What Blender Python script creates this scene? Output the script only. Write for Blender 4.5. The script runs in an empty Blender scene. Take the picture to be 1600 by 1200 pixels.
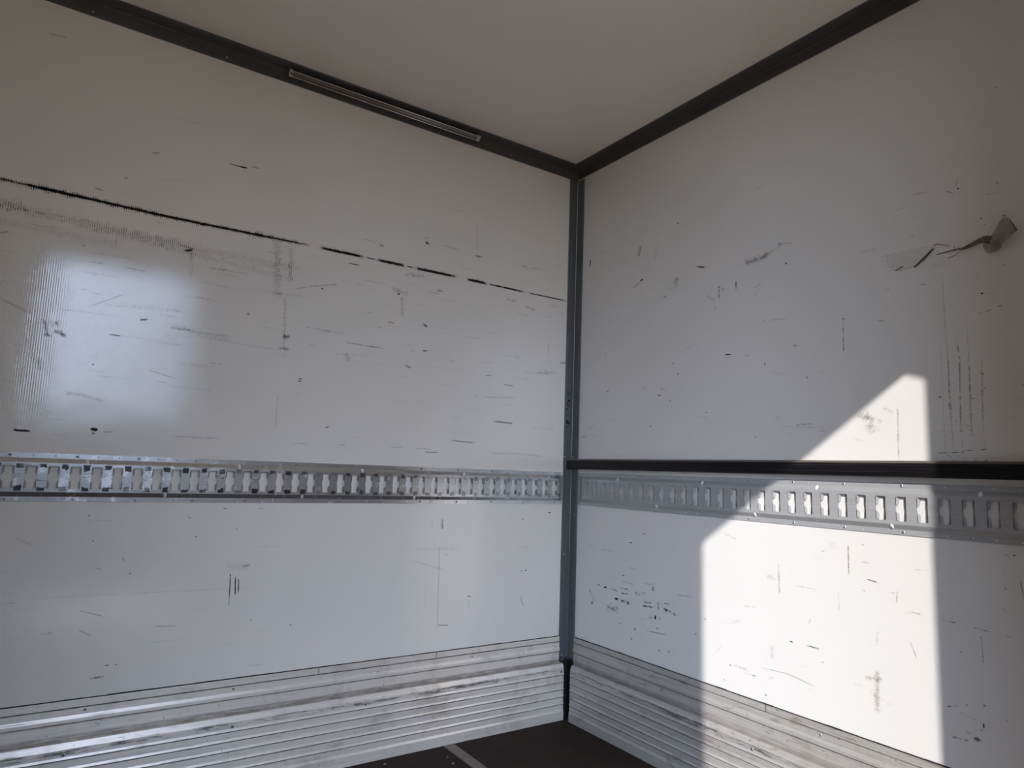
import bpy, math, random
from mathutils import Vector, Matrix
from mathutils.geometry import tessellate_polygon

scene = bpy.context.scene
COL = scene.collection
random.seed(4)

# ------------------------------------------------------------------ camera
cam_data = bpy.data.cameras.new('camera')
cam_data.sensor_width = 36.0
cam_data.lens = 36.0 * 1056.42 / 1600.0
cam_data.clip_start = 0.02
cam = bpy.data.objects.new('camera', cam_data)
COL.objects.link(cam)
YAW, PITCH, ROLL = math.radians(56.4023), math.radians(7.4347), math.radians(2.0224)
fwd = Vector((math.cos(YAW) * math.cos(PITCH), math.sin(YAW) * math.cos(PITCH), math.sin(PITCH)))
r0 = Vector((math.sin(YAW), -math.cos(YAW), 0))
u0 = r0.cross(fwd)
rt = r0 * math.cos(ROLL) + u0 * math.sin(ROLL)
up = u0 * math.cos(ROLL) - r0 * math.sin(ROLL)
mw = Matrix((rt, up, -fwd)).transposed().to_4x4()
mw.translation = Vector((-1.7935, -2.2277, 0.955))
cam.matrix_world = mw
scene.camera = cam

# ------------------------------------------------------------------ sky, sun, exposure
SUN = Vector((1.0, 0.96, -0.715)).normalized()      # direction the sunlight travels
world = bpy.data.worlds.new('sky')
scene.world = world
world.use_nodes = True
wn = world.node_tree
wn.nodes.clear()
w_out = wn.nodes.new('ShaderNodeOutputWorld')
w_bg = wn.nodes.new('ShaderNodeBackground')
# clear blue sky, paler towards the horizon
w_co = wn.nodes.new('ShaderNodeTexCoord')
w_sep = wn.nodes.new('ShaderNodeSeparateXYZ')
w_sky = wn.nodes.new('ShaderNodeValToRGB')
w_sky.color_ramp.elements[0].position = 0.0
w_sky.color_ramp.elements[0].color = (0.23, 0.31, 0.47, 1)
w_sky.color_ramp.elements[1].position = 0.75
w_sky.color_ramp.elements[1].color = (0.13, 0.23, 0.46, 1)
el = w_sky.color_ramp.elements.new(0.22)
el.color = (0.19, 0.28, 0.47, 1)
wn.links.new(w_co.outputs['Generated'], w_sep.inputs[0])
wn.links.new(w_sep.outputs[2], w_sky.inputs[0])
w_bg.inputs['Strength'].default_value = SKY_STRENGTH = 2.6
# brighter haze around the sun
w_dot = wn.nodes.new('ShaderNodeVectorMath'); w_dot.operation = 'DOT_PRODUCT'
w_dot.inputs[1].default_value = -SUN
w_rng = wn.nodes.new('ShaderNodeMapRange'); w_rng.interpolation_type = 'SMOOTHSTEP'
for i_, v_ in zip((1, 2, 3, 4), (0.46, 1.0, 0.0, 1.0)): w_rng.inputs[i_].default_value = v_
w_add = wn.nodes.new('ShaderNodeMix'); w_add.data_type = 'RGBA'; w_add.blend_type = 'ADD'
w_add.inputs[7].default_value = (2.75, 3.22, 4.20, 1)
wn.links.new(w_co.outputs['Generated'], w_dot.inputs[0])
wn.links.new(w_dot.outputs['Value'], w_rng.inputs[0])
wn.links.new(w_rng.outputs[0], w_add.inputs[0])
wn.links.new(w_sky.outputs[0], w_add.inputs[6])
wn.links.new(w_add.outputs[2], w_bg.inputs[0])
wn.links.new(w_bg.outputs[0], w_out.inputs[0])

sun_data = bpy.data.lights.new('sun', 'SUN')
sun_data.energy = 4.3
sun_data.color = (1.0, 0.975, 0.96)
sun_data.angle = math.radians(0.53)
sun = bpy.data.objects.new('sun', sun_data)
COL.objects.link(sun)
sun.rotation_euler = SUN.to_track_quat('-Z', 'Y').to_euler()
sun.location = (-6, -8, 6)

scene.view_settings.view_transform = 'Standard'
scene.view_settings.look = 'None'
scene.view_settings.gamma = 1.0
scene.view_settings.use_curve_mapping = False
scene.view_settings.exposure = 0.20

# ------------------------------------------------------------------ helpers
class MB:
    """collects vertices and faces and links them as ONE mesh object"""
    def __init__(self):
        self.v, self.f, self.m, self.uv, self.dat = [], [], [], {}, {}
    def quad(self, a, b, c, d, mat=0, uv=None, dat=None):
        return self.poly([a, b, c, d], mat, uv, dat)
    def poly(self, pts, mat=0, uv=None, dat=None):
        i = len(self.v)
        self.v += [tuple(p) for p in pts]
        self.f.append(tuple(range(i, i + len(pts))))
        self.m.append(mat)
        k = len(self.f) - 1
        if uv: self.uv[k] = uv
        if dat: self.dat[k] = dat
        return k
    def mesh(self, verts, faces, mat=0):
        i = len(self.v)
        self.v += [tuple(p) for p in verts]
        for f in faces:
            self.f.append(tuple(i + k for k in f)); self.m.append(mat)
    def box(self, x0, x1, y0, y1, z0, z1, mat=0):
        v = [(x, y, z) for x in (x0, x1) for y in (y0, y1) for z in (z0, z1)]
        self.mesh(v, [(0, 1, 3, 2), (4, 6, 7, 5), (0, 4, 5, 1), (2, 3, 7, 6), (0, 2, 6, 4), (1, 5, 7, 3)], mat)
    def extrude(self, prof, a0, a1, place, mat=0, caps=True, closed=True):
        """prof: list of 2D points; place(a, p) -> 3D"""
        n = len(prof)
        v = [place(a0, p) for p in prof] + [place(a1, p) for p in prof]
        fs = [(i, (i + 1) % n, n + (i + 1) % n, n + i) for i in range(n if closed else n - 1)]
        if caps and closed:
            fs += [tuple(range(n - 1, -1, -1)), tuple(range(n, 2 * n))]
        self.mesh(v, fs, mat)
    def build(self, name, mats, parent=None, smooth=False, recalc=True, weld=False):
        me = bpy.data.meshes.new(name)
        me.from_pydata(self.v, [], self.f)
        for m in (mats if isinstance(mats, (list, tuple)) else [mats]):
            me.materials.append(m)
        me.polygons.foreach_set('material_index', self.m)
        if self.uv:
            me.uv_layers.new(name='mark_uv')
            me.color_attributes.new('mark_data', 'FLOAT_COLOR', 'CORNER')
            n = len(me.loops)
            uva, dta = [0.0] * (2 * n), [0.0] * (4 * n)
            for k, uvs in self.uv.items():
                for j, li in enumerate(me.polygons[k].loop_indices):
                    uva[2 * li:2 * li + 2] = uvs[j]
                    dta[4 * li:4 * li + 4] = self.dat[k]
            me.uv_layers['mark_uv'].data.foreach_set('uv', uva)
            me.color_attributes['mark_data'].data.foreach_set('color', dta)
        if recalc or weld:
            import bmesh
            bm = bmesh.new(); bm.from_mesh(me)
            if weld: bmesh.ops.remove_doubles(bm, verts=bm.verts, dist=1e-5)
            if recalc: bmesh.ops.recalc_face_normals(bm, faces=bm.faces)
            bm.to_mesh(me); bm.free()
        if smooth:
            me.polygons.foreach_set('use_smooth', [True] * len(me.polygons))
        me.update()
        o = bpy.data.objects.new(name, me)
        COL.objects.link(o)
        if parent: o.parent = parent
        return o

def structure(o, label=None):
    o['kind'] = 'structure'
    if label: o['label'] = label
    return o

def thing(name, label, cat, loc=(0, 0, 0), group=None):
    o = bpy.data.objects.new(name, None)
    COL.objects.link(o)
    o.location = loc
    o.empty_display_size = 0.1
    return tag(o, label, cat, group)

def tag(o, label, cat, group=None):
    o['label'] = label; o['category'] = cat
    if group: o['group'] = group
    return o

class NT:
    def __init__(self, name):
        self.mat = bpy.data.materials.new(name)
        self.mat.use_nodes = True
        self.t = self.mat.node_tree
        self.t.nodes.clear()
        self.out = self.t.nodes.new('ShaderNodeOutputMaterial')
        self.bsdf = self.t.nodes.new('ShaderNodeBsdfPrincipled')
        self.t.links.new(self.bsdf.outputs[0], self.out.inputs[0])
        self.coord = self.t.nodes.new('ShaderNodeTexCoord')
    def n(self, typ, **kw):
        nd = self.t.nodes.new(typ)
        for k, v in kw.items(): setattr(nd, k, v)
        return nd
    def link(self, a, b): self.t.links.new(a, b)
    def setin(self, sock, v):
        if isinstance(v, bpy.types.NodeSocket): self.link(v, sock)
        else: sock.default_value = v
    def math(self, op, a, b=0.0, c=0.0, clamp=False):
        nd = self.n('ShaderNodeMath', operation=op, use_clamp=clamp)
        self.setin(nd.inputs[0], a); self.setin(nd.inputs[1], b); self.setin(nd.inputs[2], c)
        return nd.outputs[0]
    def ramp(self, v, a, b, lo=0.0, hi=1.0):
        nd = self.n('ShaderNodeMapRange', interpolation_type='SMOOTHSTEP')
        self.setin(nd.inputs[0], v)
        for i, x in zip((1, 2, 3, 4), (a, b, lo, hi)): nd.inputs[i].default_value = x
        return nd.outputs[0]
    def obj(self, scale=(1, 1, 1)):
        nd = self.n('ShaderNodeMapping')
        nd.inputs['Scale'].default_value = scale
        self.link(self.coord.outputs['Object'], nd.inputs['Vector'])
        return nd.outputs[0]
    def noise(self, scale, vec=None, detail=3.0, rough=0.55):
        nd = self.n('ShaderNodeTexNoise')
        self.link(vec if vec is not None else self.coord.outputs['Object'], nd.inputs['Vector'])
        nd.inputs['Scale'].default_value = scale
        nd.inputs['Detail'].default_value = detail
        nd.inputs['Roughness'].default_value = rough
        return nd.outputs['Fac']
    def mix(self, fac, a, b):
        nd = self.n('ShaderNodeMix', data_type='RGBA')
        self.setin(nd.inputs[0], fac)
        self.setin(nd.inputs[6], a if not isinstance(a, tuple) else (*a, 1.0)[:4])
        self.setin(nd.inputs[7], b if not isinstance(b, tuple) else (*b, 1.0)[:4])
        return nd.outputs[2]
    def xyz(self):
        nd = self.n('ShaderNodeSeparateXYZ')
        self.link(self.coord.outputs['Object'], nd.inputs[0])
        return nd.outputs
    def bump(self, h, dist, strength=1.0):
        nd = self.n('ShaderNodeBump')
        self.link(h, nd.inputs['Height'])
        nd.inputs['Distance'].default_value = dist
        nd.inputs['Strength'].default_value = strength
        self.link(nd.outputs[0], self.bsdf.inputs['Normal'])
    def set(self, **kw):
        for k, v in kw.items():
            self.setin(self.bsdf.inputs[k.replace('_', ' ')], (*v, 1.0) if isinstance(v, tuple) and len(v) == 3 else v)
        return self.mat

def wall_material(name, axis, bumpd, base=(0.875, 0.825, 0.745), rough=0.17):
    """white glass-fibre skin with a fine woven rib; axis = horizontal direction of the wall"""
    t = NT(name)
    s = t.xyz()
    rib = t.math('SINE', t.math('MULTIPLY', s[axis], 2 * math.pi / 0.0056))
    weft = t.math('SINE', t.math('MULTIPLY', s[2], 2 * math.pi / 0.0048))
    n1 = t.noise(60, detail=2)
    n2 = t.noise(7, detail=2)
    h = t.math('ADD', t.math('MULTIPLY', rib, t.math('MULTIPLY', n1, 0.9)), t.math('MULTIPLY', weft, t.math('MULTIPLY', n1, 0.45)))
    h = t.math('ADD', h, t.math('MULTIPLY', n2, 26.0))
    t.bump(h, bumpd)
    sc = (6.0, 6.0, 60.0)
    d1 = t.ramp(t.noise(1.0, t.obj(sc), 5, 0.65), 0.60, 0.74)
    d2 = t.ramp(t.noise(2.2, detail=4), 0.45, 0.75)
    f = t.math('MULTIPLY', t.math('MULTIPLY', d1, d2), 0.30)
    f2 = t.math('MULTIPLY', t.ramp(t.noise(260, detail=2), 0.70, 0.76), 0.22)
    col = t.mix(t.math('MAXIMUM', f, f2), base, (0.22, 0.19, 0.15))
    col = t.mix(t.math('MULTIPLY', t.ramp(t.noise(1.3, detail=3), 0.4, 0.75), 0.10), col, (0.60, 0.55, 0.46))
    return t.set(Base_Color=col, Roughness=rough, Specular_IOR_Level=1.0)

def mark_material(name, axis):
    """scuff marks, scratches and stains on a wall skin"""
    t = NT(name)
    s = t.xyz()
    uv = t.n('ShaderNodeUVMap', uv_map='mark_uv')
    sp = t.n('ShaderNodeSeparateXYZ'); t.link(uv.outputs[0], sp.inputs[0])
    at = t.n('ShaderNodeAttribute', attribute_name='mark_data')
    sc = t.n('ShaderNodeSeparateColor'); t.link(at.outputs['Color'], sc.inputs[0])
    op, kind, tint = sc.outputs[0], sc.outputs[1], sc.outputs[2]
    edge = t.math('SUBTRACT', 1.0, t.math('ABSOLUTE', t.math('SUBTRACT', t.math('MULTIPLY', sp.outputs[1], 2.0), 1.0)))
    edge_h = t.ramp(edge, 0.0, 0.55)
    u = sp.outputs[0]
    taper = t.math('MULTIPLY', t.ramp(u, 0.0, 0.10), t.ramp(u, 1.0, 0.88))
    lens = t.math('MULTIPLY', t.ramp(u, -0.03, 0.30), t.ramp(u, 1.03, 0.72))
    nf = t.noise(330, detail=3, rough=0.6)
    nm = t.noise(70, detail=4, rough=0.65)
    ns = t.noise(1.0, t.obj((55, 55, 420)), 3, 0.6)
    ero = t.math('ADD', t.math('MULTIPLY', edge, lens), t.math('ADD', t.math('MULTIPLY', t.math('SUBTRACT', nf, 0.5), 1.1), t.math('MULTIPLY', t.math('SUBTRACT', nm, 0.5), 0.9)))
    solid = t.math('MULTIPLY', t.ramp(ero, 0.10, 0.42), t.ramp(t.math('ADD', nm, nf), 0.62, 0.98, 0.35, 1.0))
    tick = t.ramp(t.math('SINE', t.math('MULTIPLY', s[axis], 2 * math.pi / 0.0056)), -0.35, 0.55)
    tk = t.math('MULTIPLY', tick, t.ramp(t.math('ADD', t.math('MULTIPLY', edge, 0.42), nm), 0.60, 0.86))
    tk = t.math('MULTIPLY', t.math('MULTIPLY', tk, t.ramp(ns, 0.33, 0.58)), taper)
    spk = t.math('MULTIPLY', t.ramp(t.math('ADD', t.math('MULTIPLY', edge, 0.40), nf), 0.60, 0.88), t.ramp(nm, 0.34, 0.58))
    spk = t.math('MULTIPLY', t.math('MULTIPLY', spk, taper), t.ramp(edge, 0.0, 0.3))
    is_t = t.math('COMPARE', kind, 0.5, 0.1)
    is_s = t.math('GREATER_THAN', kind, 0.75)
    def mixf(f, a, b):
        nd = t.n('ShaderNodeMix', data_type='FLOAT')
        t.setin(nd.inputs[0], f); t.setin(nd.inputs[2], a); t.setin(nd.inputs[3], b)
        return nd.outputs[0]
    a = mixf(is_s, mixf(is_t, solid, tk), spk)
    a = t.math('MULTIPLY', a, op, clamp=True)
    col = t.mix(tint, (0.014, 0.012, 0.010), (0.20, 0.145, 0.085))
    return t.set(Base_Color=col, Roughness=0.6, Alpha=a, Specular_IOR_Level=0.2)

def metal_material(name, base, metallic, rough, axis=0, dirt=0.25, dirt_col=(0.05, 0.04, 0.032), brushed=True, bumpd=0.0):
    t = NT(name)
    st = [180.0, 180.0, 180.0]
    st[axis] = 2.5
    br = t.noise(1.0, t.obj(tuple(st)), 3)
    blot = t.noise(14, detail=5, rough=0.65)
    f = t.math('MULTIPLY', t.ramp(blot, 0.52, 0.75), dirt)
    col = t.mix(t.ramp(br, 0.3, 0.7), tuple(c * 0.88 for c in base), tuple(min(1, c * 1.08) for c in base))
    col = t.mix(f, col, dirt_col)
    rg = t.math('ADD', rough - 0.06, t.math('MULTIPLY', br, 0.12))
    if bumpd:
        t.bump(br, bumpd)
    return t.set(Base_Color=col, Metallic=metallic, Roughness=rg)

def simple(name, base, rough=0.5, metallic=0.0, var=0.2, scale=30):
    t = NT(name)
    nz = t.noise(scale, detail=4)
    col = t.mix(nz, tuple(c * (1 - var) for c in base), tuple(min(1, c * (1 + var)) for c in base))
    return t.set(Base_Color=col, Roughness=rough, Metallic=metallic)

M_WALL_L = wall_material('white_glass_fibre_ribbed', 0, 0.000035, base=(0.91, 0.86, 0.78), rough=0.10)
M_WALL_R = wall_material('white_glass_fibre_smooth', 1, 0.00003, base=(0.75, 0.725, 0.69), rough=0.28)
M_CEIL = wall_material('white_glass_fibre_ceiling', 0, 0.00003, rough=0.4)
M_MARK_L = mark_material('scuffs_along_x', 0)
M_MARK_R = mark_material('scuffs_along_y', 1)
M_TRIM_X = metal_material('grey_angle_x', (0.115, 0.112, 0.11), 0.25, 0.5, 0, 0.3)
M_TRIM_Y = metal_material('grey_angle_y', (0.085, 0.083, 0.082), 0.25, 0.5, 1, 0.3)
M_TRIM_Z = metal_material('grey_angle_z', (0.13, 0.15, 0.17), 0.3, 0.42, 2, 0.3)
t = NT('grey_angle_post')
s_ = t.xyz()
br = t.noise(1.0, t.obj((200, 200, 3)), 3)
gn = t.noise(55, detail=4, rough=0.65)
col = t.mix(t.ramp(br, 0.3, 0.7), (0.130, 0.138, 0.145), (0.165, 0.175, 0.183))
col = t.mix(t.math('MULTIPLY', t.ramp(t.noise(14, detail=5, rough=0.65), 0.52, 0.75), 0.3), col, (0.05, 0.045, 0.04))
foot = t.ramp(t.math('ADD', s_[2], t.math('MULTIPLY', t.math('SUBTRACT', gn, 0.5), 0.07)), 0.232, 0.212)
col = t.mix(t.math('MULTIPLY', foot, 0.95), col, (0.016, 0.013, 0.011))     # grime at the foot, plus the dark gap between boards painted in
M_POST = t.set(Base_Color=col, Metallic=0.3, Roughness=0.42)
M_BLACK = simple('matt_black', (0.012, 0.011, 0.010), 0.7)
M_SCREW = metal_material('zinc_screw', (0.55, 0.55, 0.55), 0.9, 0.3, 0, 0.2)

def kick_material(name, axis, lo, hi, metallic, grime):
    t = NT(name)
    s = t.xyz()
    st = [220.0, 220.0, 220.0]; st[axis] = 3.0
    br = t.noise(1.0, t.obj(tuple(st)), 3)
    sc = [26.0, 26.0, 200.0]; sc[axis] = 9.0
    scuff = t.ramp(t.noise(1.0, t.obj(tuple(sc)), 6, 0.72), 0.60, 0.70)
    blot = t.ramp(t.noise(9, detail=5, rough=0.7), 0.50, 0.72)
    spots = t.ramp(t.noise(120, detail=2), 0.70, 0.76)
    col = t.mix(t.ramp(br, 0.3, 0.7), lo, hi)
    col = t.mix(t.math('MULTIPLY', blot, 0.30), col, (0.20, 0.165, 0.12))
    col = t.mix(t.math('MULTIPLY', t.math('MAXIMUM', t.math('MULTIPLY', scuff, t.ramp(t.noise(5, detail=3), 0.40, 0.65)), spots), 0.75), col, (0.035, 0.030, 0.028))
    if axis == 1:
        col = t.mix(t.math('MULTIPLY', t.ramp(t.noise(1.0, t.obj((40, 14, 40)), 5, 0.7), 0.54, 0.68), 0.55), col, (0.22, 0.165, 0.115))
    # grime that has collected where the two boards lap, and wear on the lip of the lower one
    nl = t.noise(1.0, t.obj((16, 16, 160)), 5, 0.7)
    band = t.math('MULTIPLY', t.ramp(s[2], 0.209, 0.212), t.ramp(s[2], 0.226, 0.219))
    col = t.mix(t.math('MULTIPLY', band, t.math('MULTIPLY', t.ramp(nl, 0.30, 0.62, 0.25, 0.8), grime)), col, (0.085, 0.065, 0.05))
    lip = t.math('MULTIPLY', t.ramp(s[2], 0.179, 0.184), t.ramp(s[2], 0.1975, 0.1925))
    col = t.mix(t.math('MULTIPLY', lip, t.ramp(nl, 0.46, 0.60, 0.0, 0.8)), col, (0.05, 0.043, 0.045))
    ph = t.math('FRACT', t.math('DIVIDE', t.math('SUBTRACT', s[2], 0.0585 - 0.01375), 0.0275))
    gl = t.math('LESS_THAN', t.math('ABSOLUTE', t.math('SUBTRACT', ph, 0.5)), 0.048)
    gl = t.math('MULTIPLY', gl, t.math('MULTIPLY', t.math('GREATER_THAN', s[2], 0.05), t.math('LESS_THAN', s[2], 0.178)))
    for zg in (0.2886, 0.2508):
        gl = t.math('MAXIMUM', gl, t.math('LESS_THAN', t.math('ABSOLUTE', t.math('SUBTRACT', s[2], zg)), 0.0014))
    col = t.mix(t.math('MULTIPLY', gl, t.math('MULTIPLY', t.ramp(nl, 0.34, 0.56, 0.45, 0.95), grime)), col, (0.030, 0.025, 0.022))    # broken black lines along the grooves
    t.bump(t.math('ADD', br, t.math('MULTIPLY', scuff, -2.0)), 0.0002)
    tg = t.n('ShaderNodeCombineXYZ'); tg.inputs[2].default_value = 1.0
    t.link(tg.outputs[0], t.bsdf.inputs['Tangent'])          # brushed lengthwise: highlights spread up and down
    return t.set(Base_Color=col, Metallic=metallic, Roughness=0.40, Anisotropic=0.5)
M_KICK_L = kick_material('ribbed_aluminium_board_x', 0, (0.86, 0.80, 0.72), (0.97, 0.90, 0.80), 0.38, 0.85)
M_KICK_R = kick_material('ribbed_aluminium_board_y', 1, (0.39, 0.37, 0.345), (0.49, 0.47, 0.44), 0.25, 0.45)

def rail_material(name, axis, zc, dirty, u0=0.0, pitch=0.05, base=0.50, metallic=0.4, rough=0.28):
    t = NT(name)
    s = t.xyz()
    blot = t.ramp(t.noise(22, detail=5, rough=0.7), 0.50, 0.70)
    st = [300.0, 300.0, 300.0]; st[axis] = 6.0
    br = t.noise(1.0, t.obj(tuple(st)), 3)
    col = t.mix(t.ramp(br, 0.3, 0.7), (base * 0.94,) * 3, (base * 1.06,) * 3)
    col = t.mix(t.math('MULTIPLY', blot, 0.12), col, (0.25, 0.21, 0.17))
    if dirty:
        dz = t.math('ABSOLUTE', t.math('SUBTRACT', s[2], zc))
        nb = t.noise(60, detail=3)
        # black grease caught at the top and bottom of the bridges between the slots
        mid = t.math('COSINE', t.math('MULTIPLY', t.math('ADD', s[axis], u0), 2 * math.pi / pitch))
        mid = t.ramp(t.math('ADD', mid, t.math('MULTIPLY', t.math('ADD', nb, t.math('MULTIPLY', t.noise(240, detail=2), 0.6)), 1.2)), 0.62, 0.30)
        dzn = t.math('ADD', dz, t.math('MULTIPLY', t.math('SUBTRACT', t.noise(30, detail=3), 0.5), 0.030))
        wear = t.math('MULTIPLY', t.ramp(dzn, 0.0215, 0.0245), t.ramp(dz, 0.0375, 0.0345))
        amount = t.ramp(t.noise(9, detail=2), 0.34, 0.50, 0.35, 1.0)
        side = t.ramp(s[axis], -0.3, -1.3, 0.55, 1.0)
        g = t.math('MULTIPLY', t.math('MULTIPLY', wear, mid), t.math('MULTIPLY', amount, side), clamp=True)
        streak = t.math('MULTIPLY', t.ramp(t.noise(1.0, t.obj((20, 20, 160)), 4, 0.7), 0.60, 0.68), t.ramp(dz, 0.036, 0.03))
        streak = t.math('MULTIPLY', streak, t.ramp(s[axis], -0.5, -1.4, 0.2, 0.9))
        col = t.mix(t.math('MULTIPLY', t.math('MAXIMUM', g, streak), 0.92), col, (0.018, 0.015, 0.013))
    return t.set(Base_Color=col, Metallic=metallic, Roughness=t.math('ADD', rough, t.math('MULTIPLY', blot, 0.15)))

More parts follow.
